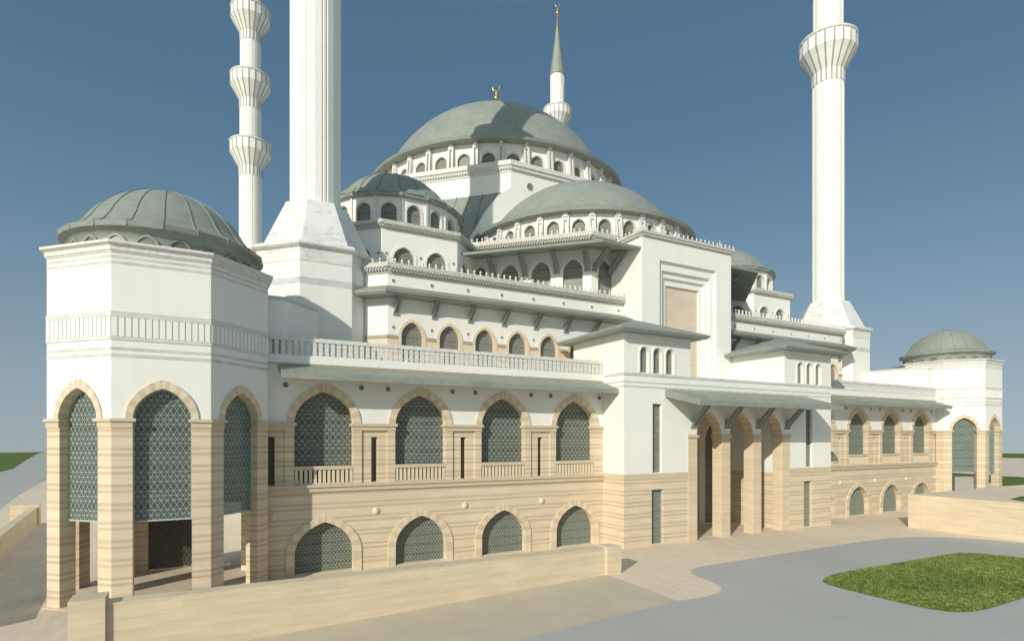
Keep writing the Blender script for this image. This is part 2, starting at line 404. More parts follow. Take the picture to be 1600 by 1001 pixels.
def bracket(root, F, u, zlow, zhigh, out, w=.16, name='eave_bracket'):
    mb = MB()
    for du in (-w * .75, w * .75):
        for (d0, d1) in ((0, .34),):
            pts = [(0.02, zlow), (.02, zlow + .55), (out, zhigh), (out, zhigh - .3)]
            V = [F.p(u + du - w * .38, n, z) for n, z in pts] + [F.p(u + du + w * .38, n, z) for n, z in pts]
            mb.add(V, [(0, 1, 2, 3), (7, 6, 5, 4), (0, 4, 5, 1), (1, 5, 6, 2), (2, 6, 7, 3), (3, 7, 4, 0)])
    pts = [(0.02, zlow + .12), (.02, zlow + .5), (out - .05, zhigh - .02), (out - .05, zhigh - .24)]
    V = [F.p(u - w * .4, n, z) for n, z in pts] + [F.p(u + w * .4, n, z) for n, z in pts]
    mb.add(V, [(0, 1, 2, 3), (7, 6, 5, 4), (0, 4, 5, 1), (1, 5, 6, 2), (2, 6, 7, 3), (3, 7, 4, 0)])
    mb.fbox(F, u - w * 1.5, u + w * 1.5, -.02, .1, zlow - .12, zlow + .1)
    return mb.build(name, M['darklead'], root)
def dentils(mb, F, u0, u1, n0, z0, z1, step, w, dep):
    k = int((u1 - u0) / step)
    for i in range(k + 1):
        u = u0 + i * step
        mb.fbox(F, u - w / 2, u + w / 2, n0, n0 + dep, z0, z1)
def seg_frames(poly): # frames of each side of a ccw plan polygon
    out = []
    for i in range(len(poly)):
        a, b = poly[i], poly[(i + 1) % len(poly)]
        out.append((Fr(a[0], a[1], b[0] - a[0], b[1] - a[1]), hypot(b[0] - a[0], b[1] - a[1])))
    return out
_fin = None
def finial(parent, x, y, z, s=1.0):
    global _fin
    if _fin is None:
        mb = MB()
        mb.lathe(0, 0, [(.001, .66), (.08, .6), (.15, .48), (.17, .4), (.13, .3), (.06, .24), (.07, .18), (.2, .1), (.2, 0)], 8)
        o = mb.build('finial', M['carved']); _fin = o.data; bpy.data.objects.remove(o)
    q = parent
    while q.parent: q = q.parent
    o = bpy.data.objects.new('finial', _fin); COL.objects.link(o); o.parent = parent
    o.location = (x - q.location.x, y - q.location.y, z - q.location.z); o.scale = (s, s, s)
    return o
def crescent(mb, x, y, z, r, ux=.88, uy=-.48):     # r: radius, opening upwards
    pts = []; rad = []
    for i in range(17):
        t = radians(-90 - 142 + 284 * i / 16)
        pts.append((x + r * cos(t) * ux, y + r * cos(t) * uy, z + r * sin(t)))
        rad.append(.015 + r * .2 * sin(pi * i / 16) ** .7)
    mb.tube(pts, rad, 7)
def seams(mb, cx, cy, prof, n, w, h, rot=0, mi=0):
    for i in range(n):
        a = rot + 2 * pi * i / n; sx, sy = sin(a), -cos(a); tx, ty = cos(a), sin(a)
        V = []
        for r, z in prof:
            ww = min(w, r * .5)
            for s_, hh in ((-.5, 0), (-.35, h), (.35, h), (.5, 0)):
                V.append((cx + (r + hh * .8) * sx + s_ * ww * tx, cy + (r + hh * .8) * sy + s_ * ww * ty, z + hh * .6))
        F_ = []
        for j in range(len(prof) - 1):
            for k in range(3): F_.append((j * 4 + k, j * 4 + k + 1, j * 4 + 5 + k, j * 4 + 4 + k))
        mb.add(V, F_, mi)
def cap_profile(z0, R, zfrom, n=14):
    t0 = math.asin(min(.999, (zfrom - z0) / R))
    return [(max(R * cos(t0 + (pi / 2 - t0) * i / n), .002), z0 + R * sin(t0 + (pi / 2 - t0) * i / n)) for i in range(n + 1)]

TAN8 = tan(pi / 8)
# ================================================================== CORNER PAVILION
def pavilion(label):
    cx, cy, A = -1.91, 45.74, 6.07
    root = empty('corner_pavilion', (cx, cy, 0), label, 'pavilion', 'octagonal corner pavilions of the mosque')
    hs = A * TAN8
    oc = ngon(cx, cy, A)
    frames = {k: Fphi(cx, cy, A, k * pi / 4) for k in range(8)}      # 0 front, 1 right-front, 2 right, 4 back, 7 left-front
    # piers
    for k in range(8):
        P = oc[k]                                               # corner between side k and k+1
        ua = frames[k].u; ub = frames[(k + 1) % 8].u
        na = frames[k].n; nb = frames[(k + 1) % 8].n
        inn = ngon(cx, cy, A - .95)[k]
        a = (P[0] - 1.02 * ua[0], P[1] - 1.02 * ua[1]); b = (P[0] + 1.02 * ub[0], P[1] + 1.02 * ub[1])
        a2 = (a[0] - .95 * na[0], a[1] - .95 * na[1]); b2 = (b[0] - .95 * nb[0], b[1] - .95 * nb[1])
        plan = [a, P, b, b2, inn, a2]
        mb = MB(); mb.prism(plan, 0, 10.62)
        pier = mb.build('pier', M['stone'], root)
        mb = MB()
        big = [(a[0] + .06 * na[0], a[1] + .06 * na[1]), ngon(cx, cy, A + .06)[k], (b[0] + .06 * nb[0], b[1] + .06 * nb[1]), b2, inn, a2]
        mb.prism(big, 10.621, 10.97)
        g = .17
        bg = [(a[0] + g * na[0] - g * ua[0], a[1] + g * na[1] - g * ua[1]), ngon(cx, cy, A + g)[k], (b[0] + g * nb[0] + g * ub[0], b[1] + g * nb[1] + g * ub[1]), b2, inn, a2]
        mb.prism(bg, 10.971, 11.15)
        mb.build('capital', M['trim'], pier)
    # upper walls with the arch cut out
    def wall(mb):
        for k in range(8):
            F = frames[k]; e = hs - .002
            if k == 2: out = [(-e, 11.151), (e, 11.151), (e, 20.8), (-e, 20.8)]
            else: out = [(-e, 11.151), (-1.5, 11.151)] + archtop(0, 1.5, 11.151, 12.93)[::-1] + [(1.5, 11.151), (e, 11.151), (e, 20.8), (-e, 20.8)]
            if k != 2: out = [(-e, 11.151)] + archtop(0, 1.5, 11.151, 12.93)[::-1] + [(e, 11.151), (e, 20.8), (-e, 20.8)]
            mb.panel(F, out, (), -.9, 0)
    part(root, 'upper_wall', M['white'], wall)
    part(root, 'side_wall', M['plaster'], lambda mb: mb.fbox(frames[2], -hs + 1.03, hs - 1.03, -.8, -.2, 0, 11.15))
    for k in (0, 1, 3, 4, 5, 6, 7):
        F = frames[k]
        mb = MB(); ring(mb, F, 0, 1.488, 11.153, 12.918, .37, .52, -.88, .09, None, 9)
        mb.build('arch', [M['vl'], M['vd']], root)
        mb = MB()
        zb = .15 if k == 4 else 5.15
        poly = archpoly(0, 1.52, zb, 11.15, 12.95)
        rec = -.55
        ring(mb, F, 0, 1.44, 11.15, 12.86, .1, .1, rec - .03, rec + .06, zb + .01, 8, 1)
        mb.fbox(F, -1.5, 1.5, rec - .03, rec + .06, zb - .06, zb + .04)
        g = mb.build('window_grille', [M['lattice']], root)
        mb = MB(); mb.panel(F, poly, (), rec - .02, rec, back=False); mb.build('pane', M['teal'] if k != 4 else M['bronze'], g)
        mb = MB(); lattice(mb, F, poly, rec + .005 if k != 4 else rec - .08, .283, .33, .026, .035); mb.build('lattice', M['lattice'], g)
    def bands(mb):
        for z0, z1 in ((20.3, 20.46), (19.98, 20.14), (15.05, 15.22), (14.66, 14.85)):
            mb.prism(offp(oc, .018), z0, z1)
    part(root, 'marble_band', M['grey'], bands)
    def relief(mb):
        mb.prism(offp(oc, .02), 15.82, 16.94, 0)
        mb.prism(offp(oc, .05), 16.941, 17.27, 0); mb.prism(offp(oc, .05), 15.63, 15.819, 0)
        for k in range(8):
            F = frames[k]; n = 15
            for i in range(n):
                u = -hs + 2 * hs * (i + .5) / n
                mb.fbox(F, u - .125, u + .125, .02, .055, 15.83, 16.93, 1)
    part(root, 'blind_balustrade', [M['frieze'], M['white']], relief)
    def corn(mb):
        mb.prism(offp(oc, .06), 20.62, 20.72); mb.prism(offp(oc, .12), 20.721, 20.99); mb.frust(oc, 20.991, .14, 21.09, .3); mb.prism(offp(oc, .33), 21.091, 21.24)
    part(root, 'cornice', M['carved'], corn)
    # drum and dome
    def drum(mb):
        mb.lathe(cx, cy, [(5.32, 21.1), (5.32, 21.75), (5.4, 22.05), (5.6, 22.25), (5.92, 22.36)], 40, 0, 0, True)
    dr = part(root, 'drum', M['lead'], drum)
    for i in range(20):
        F = Fphi(cx, cy, 5.33, pi / 20 + i * pi / 10)
        mb = MB(); ring(mb, F, 0, .5, 21.45, 21.95, .13, .13, -.08, .1, 21.15, 6, 1)
        w = mb.build('drum_window', [M['lead']], root)
        mb = MB()
        mb.panel(F, archpoly(0, .51, 21.15, 21.45, 21.95, 5), (), -.05, .02, back=False)
        mb.build('pane', M['drum_glass'], w)
    lip = [(5.3, 22.25), (5.93, 22.36), (6.0, 22.66)]
    body = [(5.98, 22.66), (5.55, 22.8), (5.25, 23.02), (5.02, 23.32)] + cap_profile(21.1, 5.4, 23.6, 16)
    def dome(mb):
        mb.lathe(cx, cy, lip, 20, 0, 0, False); mb.lathe(cx, cy, [(6.0, 22.66), (5.6, 22.8)], 20, 0, 0, False); mb.lathe(cx, cy, [(5.62, 22.77)] + body[1:], 80)
    dm = part(root, 'dome', M['lead_pav'], dome)
    def sm(mb): seams(mb, cx, cy, lip[1:2] + body[:-2], 20, .095, .05, 0)
    mb = MB(); sm(mb); mb.build('seam', M['darklead'], dm)
    part(root, 'floor_slab', M['paving'], lambda mb: mb.prism(offp(oc, .25), -.3, .02))
    # link wall to the minaret, behind the gallery terrace
    def link(mb):
        mb.prism([(4.18, 44.62), (5.43, 44.62), (8.15, 47.34), (8.15, 52), (4.18, 52)], 15.96, 20.0)
    lw = part(root, 'link_wall', M['white'], link)
    mb = MB(); mb.prism(offp([(4.18, 44.62), (5.43, 44.62), (8.15, 47.34), (8.15, 52), (4.18, 52)], .06), 20.001, 20.25); mb.build('coping', M['grey'], lw)
    return root

# ================================================================== ARCADED GALLERY
def gallery(label):
    Y = 44.2; F = FY(Y); X0, X1 = 4.175, 33.83
    root = empty('arcaded_gallery', (X0, Y, 0), label, 'gallery', 'arcaded side galleries of the mosque')
    AX = [8.15 + 7.5 * i for i in range(4)]
    # lower wall
    holes = [archpoly(a, 2.13, .06, 1.5, 3.8, 10) for a in AX]
    part(root, 'lower_wall', M['stone'], lambda mb: mb.panel(F, [(X0, -.1), (X1, -.1), (X1, 6.06), (X0, 6.06)], holes, -1, 0))
    for a in AX:
        window(root, F, a, 2.13, .06, 1.5, 3.8, .5, 'glass', 'facade_lattice', .19, .27, .036, (.6, .52, .09, [M['vl'], M['vd']], .0, 2), 10)
    for u in (4.6, 12, 19.5, 27): bossball(root, F, u, 4.4, .34)
    def ledge(mb):
        mb.fbox(F, X0, X1, -1, .16, 6.061, 6.4); mb.fbox(F, X0, X1, -1, .28, 6.401, 6.6)
    part(root, 'ledge', M['trim'], ledge)
    # middle storey piers
    edges = [X0] + [e for a in AX for e in (a - 2.13, a + 2.13)] + [X1]
    caps = MB()
    for i in range(5):
        a, b = edges[2 * i], edges[2 * i + 1]
        mb = MB()
        if i == 4: mb.fbox(F, a, b, -1, .0, 6.601, 10.62)
        else:
            jl = a if i == 0 else a + .62; jr = b - .62
            if i: mb.fbox(F, a, jl, -1, .0, 6.601, 10.62)
            mb.fbox(F, jr, b, -1, .0, 6.601, 10.62)
            sl = (4.27, 4.72) if i == 0 else ((a + b) / 2 - .24, (a + b) / 2 + .24)
            mb.panel(F, [(jl, 6.601), (jr, 6.601), (jr, 10.62), (jl, 10.62)], [[(sl[0], 6.64), (sl[1], 6.64), (sl[1], 10.1), (sl[0], 10.1)]], -.9, -.13)
        pr = mb.build('pier', M['stone'], root)
        if i < 4:
            mb = MB(); mb.fbox(F, sl[0] - .02, sl[1] + .02, -.72, -.6, 6.63, 10.12); mb.build('slot_window', M['glass'], pr)
        mb = MB()
        mb.fbox(F, a - (.0 if i == 0 else .03), b + (0 if i == 4 else .03), -1, .06, 10.621, 10.93)
        mb.fbox(F, a - (.0 if i == 0 else .16), b + (0 if i == 4 else .16), -1, .17, 10.931, 11.15)
        mb.build('capital', M['trim'], pr)
    # upper white wall with arches
    out = [(X0, 11.152)]
    for a in AX: out += archtop(a, 2.13, 11.152, 13.45, 10)[::-1]
    out += [(X1, 11.152), (X1, 15.3), (X0, 15.3)]
    part(root, 'upper_wall', M['white'], lambda mb: mb.panel(F, out, (), -1, 0))
    for a in AX:
        window(root, F, a, 2.13, 7.0, 11.155, 13.45, .62, 'glass', 'facade_lattice', .28, .44, .04, (.55, .56, .09, [M['vl'], M['vd']], None, 2), 10)
        mb = MB(); mb.fbox(F, a - 2.12, a + 2.12, -.36, .02, 7.68, 7.95); mb.fbox(F, a - 2.12, a + 2.12, -.3, -.04, 6.602, 6.7)
        bl = mb.build('balcony_rail', M['trim'], root)
        for i in range(13):
            u = a - 2.13 + 4.26 * (i + .5) / 13
            mb = MB(); mb.fbox(F, u - .1, u + .1, -.28, -.06, 6.7, 7.68); mb.build('baluster', M['vl'], bl)
    for a in AX:
        roundel(root, F, a - 2.72, 13.85, .19); roundel(root, F, a + 2.72, 13.85, .19)
    part(root, 'string_course', M['trim'], lambda mb: mb.fbox(F, X0, X1, -1, .05, 15.301, 15.43))
    part(root, 'fascia', M['white'], lambda mb: mb.fbox(F, X0, X1, -1, .13, 15.431, 15.98))
    # eave
    def eave(mb):
        x0, x1 = 4.93, 33.83
        pr = [(.06, 14.85), (2.42, 14.12), (2.42, 14.5), (.06, 15.28)]
        V = [(x0, Y - n, z) for n, z in pr] + [(x1, Y - n, z) for n, z in pr]
        mb.add(V, [(0, 1, 2, 3), (7, 6, 5, 4), (0, 4, 5, 1), (1, 5, 6, 2), (2, 6, 7, 3), (3, 7, 4, 0)])
        x = x0
        while x < x1:
            V = [(x + d, Y - n, z + h) for d in (0, .07) for (n, z), h in (((2.43, 14.5), 0), ((2.43, 14.5), .025), ((.06, 15.28), .05), ((.06, 15.28), 0))]
            mb.add(V, [(0, 1, 2, 3), (7, 6, 5, 4), (0, 4, 5, 1), (1, 5, 6, 2), (2, 6, 7, 3)], 0); x += .72
    part(root, 'eave', M['lead'], eave)
    part(root, 'terrace_floor', M['paving'], lambda mb: mb.box(X0, 42.0, Y + .95, 56, 15.6, 15.95))
    # balustrade
    mb = MB(); mb.fbox(F, X0, X1, -.3, .04, 17.06, 17.35); mb.fbox(F, X0, X1, -.28, .02, 15.981, 16.08)
    bal = mb.build('balustrade', M['carved'], root)
    n = 68; st = (X1 - X0) / n
    mb = MB(); mb.fbox(F, X0 + st * .18, X0 + st * .82, -.22, -.02, 16.08, 17.06)
    mb.fbox(F, X0 + st * .1, X0 + st * .9, -.24, -.0, 16.75, 16.84)
    mb.fbox(F, X0 + st * .1, X0 + st * .9, -.24, -.0, 16.2, 16.28)
    b0 = mb.build('baluster', M['carved'], bal)
    for i in range(1, n):
        c = b0.copy(); COL.objects.link(c); c.parent = bal; c.location = (st * i, 0, 0)
    return root

# ================================================================== ENTRANCE BLOCK
def entrance():
    Y = 41.1; F = FY(Y); X0, X1 = 33.84, 64.36
    root = empty('entrance_block', (XM, Y, 0), 'white and limestone entrance block with three-arched porch, lead canopy and two hip-roofed corner rooms', 'entrance')
    cols = [42.35, 47.0, 51.7, 56.35]; hw = .6
    pl, pr = cols[0] - hw, cols[3] + hw
    for sd_ in (0, 1):
        mb = MB()
        for a, b, win in ((X0, pl, (37.15, 38.6)), (pr, X1, (59.45, 60.9)))[sd_:sd_ + 1]:
            mb.panel(F, [(a, -.1), (b, -.1), (b, 6.2), (a, 6.2)], [[(win[0], .1), (win[1], .1), (win[1], 5.2), (win[0], 5.2)]], -.8, 0)
        for x, s in ((X0, 1), (X1, -1))[sd_:sd_ + 1]:
            mb.box(min(x, x + s * .8), max(x, x + s * .8), Y + .801, 50, -.1, 6.2)
        mb.build('stone_wall', M['stone'], root)
    part(root, 'stone_band', M['trim'], lambda mb: mb.box(X0 - .03, pl, Y - .03, 50, 6.201, 6.72))
    part(root, 'stone_band', M['trim'], lambda mb: mb.box(pr, X1 + .03, Y - .03, 50, 6.201, 6.72))
    def whitewall(mb):
        mb.panel(F, [(X0, 6.721), (pl, 6.721), (pl, 16.0), (X0, 16.0)], [[(37.25, 6.8), (38.4, 6.8), (38.4, 13.25), (37.25, 13.25)]], -.8, 0)
        mb.panel(F, [(pr, 6.721), (X1, 6.721), (X1, 16.0), (pr, 16.0)], [[(59.8, 6.8), (60.95, 6.8), (60.95, 13.25), (59.8, 13.25)]], -.8, 0)
        out = [(pl, 10.36)]
        for i in range(3):
            a, b = cols[i] + hw, cols[i + 1] - hw
            out += archtop((a + b) / 2, (b - a) / 2, 10.36, 12.62, 10)[::-1]
        out += [(pr, 10.36), (pr, 16.0), (pl, 16.0)]
        mb.panel(F, out, (), -1.2, 0)
        mb.box(X0, X0 + .8, Y + .801, 50, 6.721, 16.0); mb.box(X1 - .8, X1, Y + .801, 50, 6.721, 16.0)
        mb.box(X0 + .81, X1 - .81, Y + 1.21, 50, 15.4, 15.99)
    part(root, 'upper_wall', M['white'], whitewall)
    for i in range(3):
        a, b = cols[i] + hw, cols[i + 1] - hw
        mb = MB(); ring(mb, F, (a + b) / 2, (b - a) / 2 - .03, 10.362, 12.59, .03, .03, -1.21, -.03, None, 10)
        mb.build('arch_soffit', [M['vl'], M['vd']], root)
    for c in cols:
        mb = MB(); mb.box(c - hw, c + hw, Y - .05, Y + 1.2, -.1, 10.05)
        co = mb.build('column', M['block'], root)
        mb = MB(); mb.box(c - hw - .12, c + hw + .12, Y - .17, Y + 1.3, 10.051, 10.35); mb.build('capital', M['trim'], co)
    # porch interior
    yb = 48.2
    def por(mb):
        mb.box(pl - 1.0, pl - .3, Y + 1.3, yb, 0, 6.2); mb.box(pr + .3 - 1.1, pr + .3, Y + 1.3, yb, 0, 6.2)
    part(root, 'porch_wall', M['stone'], por)
    part(root, 'porch_upper_wall', M['white'], lambda mb: (mb.box(pl - 1, pl - .3, Y + 1.3, yb, 6.201, 14), mb.box(pr + .3 - 1.1, pr + .3, Y + 1.3, yb, 6.201, 14)))
    part(root, 'porch_ceiling', M['white'], lambda mb: mb.box(pl - .29, pr - .81, Y + 1.21, yb, 13.6, 14))
    FB = FY(yb); hl = [archpoly(u, 1.6, .15, 9.6, 12.0) for u in (44.9, 49.1, 53.3)]
    part(root, 'porch_back_wall', M['niche'], lambda mb: mb.panel(FB, [(pl - .29, .02), (pr - .81, .02), (pr - .81, 13.59), (pl - .29, 13.59)], hl, -.6, 0))
    for u in (44.9, 49.1, 53.3): window(root, FB, u, 1.6, .15, 9.6, 12.0, .3, 'glass', 'dlattice', .285, .36, .04, name='glazed_door')
    # rectangular grille windows
    for x0, x1, z0, z1, pn, lt in ((37.15, 38.6, .1, 5.2, 'glass', 'facade_lattice'), (59.45, 60.9, .1, 5.2, 'glass', 'facade_lattice'), (37.25, 38.4, 6.8, 13.25, 'glass', 'dlattice'), (59.8, 60.95, 6.8, 13.25, 'glass', 'dlattice')):
        mb = MB(); r = .35
        mb.fbox(F, x0 + .003, x0 + .07, -r - .03, -r + .08, z0, z1); mb.fbox(F, x1 - .07, x1 - .003, -r - .03, -r + .08, z0, z1)
        w = mb.build('window', M[lt], root)
        rc = [(x0 - .02, z0 - .02), (x1 + .02, z0 - .02), (x1 + .02, z1 + .02), (x0 - .02, z1 + .02)]
        mb = MB(); mb.panel(F, rc, (), -r - .1, -r - .05, back=False); mb.build('pane', M[pn], w)
        mb = MB(); lattice(mb, F, [(x0, z0), (x1, z0), (x1, z1), (x0, z1)], -r - .045, .2, .26, .036); mb.build('lattice', M[lt], w)
    def bands(mb):
        for z0, z1, o in ((15.78, 16.02, .06), (15.1, 15.26, .02), (14.68, 14.84, .02)):
            mb.box(X0 - o, X1 + o, Y - o, Y + .5, z0, z1); mb.box(X0 - o, X0 + .5, Y + .501, 49.8, z0, z1); mb.box(X1 - .5, X1 + o, Y + .501, 49.8, z0, z1)
    part(root, 'marble_band', M['grey'], bands)
    # canopy
    def can(mb):
        x0, x1 = 38.75, 59.6
        pr_ = [(.03, 13.95), (4.4, 12.95), (4.4, 13.4), (.03, 14.66)]
        V = [(x0, Y - n, z) for n, z in pr_] + [(x1, Y - n, z) for n, z in pr_]
        mb.add(V, [(0, 1, 2, 3), (7, 6, 5, 4), (0, 4, 5, 1), (1, 5, 6, 2), (2, 6, 7, 3), (3, 7, 4, 0)])
        x = x0
        while x < x1:
            V = [(x + d, Y - n, z + h) for d in (0, .06) for (n, z), h in (((4.41, 13.4), 0), ((4.41, 13.4), .02), ((.06, 14.65), .05), ((.06, 14.65), 0))]
            mb.add(V, [(0, 1, 2, 3), (7, 6, 5, 4), (0, 4, 5, 1), (1, 5, 6, 2), (2, 6, 7, 3)], 0); x += .6
    cn = part(root, 'canopy', M['lead'], can)
    for c in (42.35, 47.0, 51.7, 56.35):
        bracket(cn, F, c + .2, 11.1, 13.5, 2.0, .3, 'canopy_bracket')
    # corner rooms
    for s in (0, 1):
        a, b = (X0, 42.1) if s == 0 else (2 * XM - 42.1, X1)
        y1 = 49.1
        wins = [36.22, 37.82, 39.4] if s == 0 else [58.8, 60.38, 61.98]
        hl = [archpoly(u, .54, 16.1, 17.95, 18.52) for u in wins]
        mb = MB(); mb.panel(F, [(a, 16.021), (b, 16.021), (b, 20), (a, 20)], hl, -.5, 0)
        mb.box(a, a + .5, Y + .501, y1, 16.021, 20); mb.box(b - .5, b, Y + .501, y1, 16.021, 20); mb.box(a + .501, b - .501, y1 - .4, y1, 16.021, 20)
        room = mb.build('corner_room', M['white'], root)
        for u in wins:
            window(room, F, u, .54, 16.1, 17.95, 18.52, .3, 'glass', 'dlattice', .2, .24, .04, (.16, .16, .07, [M['white'], M['white']], 16.1, 1), 6)
        pl_ = [(a, Y), (b, Y), (b, y1), (a, y1)]; cxx, cyy = (a + b) / 2, (Y + y1) / 2
        mb = MB(); e = 1.22
        o1, o2 = offp(pl_, e), offp(pl_, e + .08)
        mb.prism(o1, 19.62, 19.74); mb.prism(o2, 19.741, 19.95)
        V = [(x, y, 19.951) for x, y in offp(pl_, e + .03)] + [(cxx, cyy - .6, 21.75), (cxx, cyy + .6, 21.75)]
        mb.add(V, [(0, 1, 4), (1, 2, 5, 4), (2, 3, 5), (3, 0, 4, 5), (3, 2, 1, 0)])
        mb.build('hip_roof', M['lead'], room)
    return root

# ================================================================== MINARET
def minaret(x, y, label):
    root = empty('minaret', (x, y, 0), label, 'minaret', 'minarets around the mosque')
    o8 = ngon(x, y, 5.3)
    part(root, 'base', M['white'], lambda mb: mb.prism(o8, 0, 25.2))
    part(root, 'marble_band', M['grey'], lambda mb: mb.prism(offp(o8, .02), 23.25, 23.8))
    def plinth(mb):
        mb.prism(offp(o8, .04), 25.201, 26.3)
        k = 1 / cos(pi / 8)
        prof = [((5.36 + .36 * sin(pi * i / 8)) * k, 26.301 + .66 * i / 8) for i in range(9)] + [(4.9 * k, 26.97)]
        mb.lathe(x, y, prof, 8, pi / 8, 0, False)
        mb.prism(ngon(x, y, 4.85), 26.9, 31.5, 0, ngon(x, y, 2.78))
    part(root, 'transition', M['marble'], plinth)
    def shaftpoly(R):
        pts = []
        for i in range(16):
            a = pi / 16 + 2 * pi * i / 16; c = pi / 16
            if i % 2 == 0:
                seq = ((-.16, R * 1.0), (-.085, R * .955), (-.045, R * .995), (.045, R * .995), (.085, R * .955), (.16, R * 1.0))
            else: seq = ((0, R),)
            for da, r in seq: pts.append((x + r * sin(a + da * .8), y - r * cos(a + da * .8)))
        return pts
    def shaft(mb):
        mb.prism(shaftpoly(2.3), 31.45, 72.5); mb.prism(shaftpoly(2.18), 72.4, 87); mb.prism(shaftpoly(2.1), 86.9, 101.5); mb.prism(shaftpoly(2.0), 101.4, 112)
    sh = part(root, 'shaft', M['white'], shaft)
    mb = MB()
    for zt in (112, 87.6 - 7.5 + 0, ):
        pass
    for i in range(10):
        F = Fphi(x, y, 2.0, i * pi / 5); mb.fbox(F, -.09, .09, -.3, .05, 108.6, 111.9)
    mb.build('inlay', M['grey'], sh)
    for zt in (73.5, 88.0, 102.4):
        R0 = 2.36 if zt < 80 else (2.24 if zt < 90 else 2.16)
        R1 = 4.12 if zt < 80 else (4.0 if zt < 90 else 3.9)
        z = zt - 73.5
        prof = [(R0, 66.25 + z), (R0, 68.1 + z), (R0 + .35, 68.75 + z), (R1 - .55, 70.3 + z), (R1, 71.15 + z)]
        wall = [(R1, 71.15 + z), (R1, 73.1 + z)]
        rail = [(R1, 73.1 + z), (R1 + .12, 73.18 + z), (R1 + .14, 73.42 + z), (R1 + .05, 73.52 + z), (R1 - .2, 73.5 + z), (R1 - .22, 72.3 + z), (2.0, 72.3 + z)]
        mb = MB(); mb.lathe(x, y, prof, 20, pi / 20, 0, False); mb.lathe(x, y, wall, 20, pi / 20, 0, False)
        b = mb.build('balcony', M['white'], root)
        mb = MB(); mb.lathe(x, y, rail, 40, 0, 0, False); mb.build('rail', M['carved'], b)
        mb = MB()
        pr = [(r + .0, zz) for r, zz in prof + wall[1:]]
        seams(mb, x, y, pr, 20, .24, .07, pi / 20 + 0)
        mb.build('rib', M['rib'], b)
    def cone(mb):
        mb.lathe(x, y, [(1.9, 111.7), (2.2, 111.8), (2.2, 112.15), (2.08, 112.3)], 32, 0, 0, False)
        mb.lathe(x, y, [(2.08, 112.3), (1.35, 117.5), (.8, 121.5), (.42, 125)], 16, 0, 0, False)
    part(root, 'spire', M['lead'], cone)
    def fin(mb):
        mb.lathe(x, y, [(.5, 124.8), (.5, 125.1), (.3, 126.6), (.1, 129.0), (.06, 131.2)], 12)
        mb.ball(x, y, 129.6, .5); mb.ball(x, y, 130.5, .26); crescent(mb, x, y, 131.9, .55)
    part(root, 'finial', M['gold'], fin)
    return root

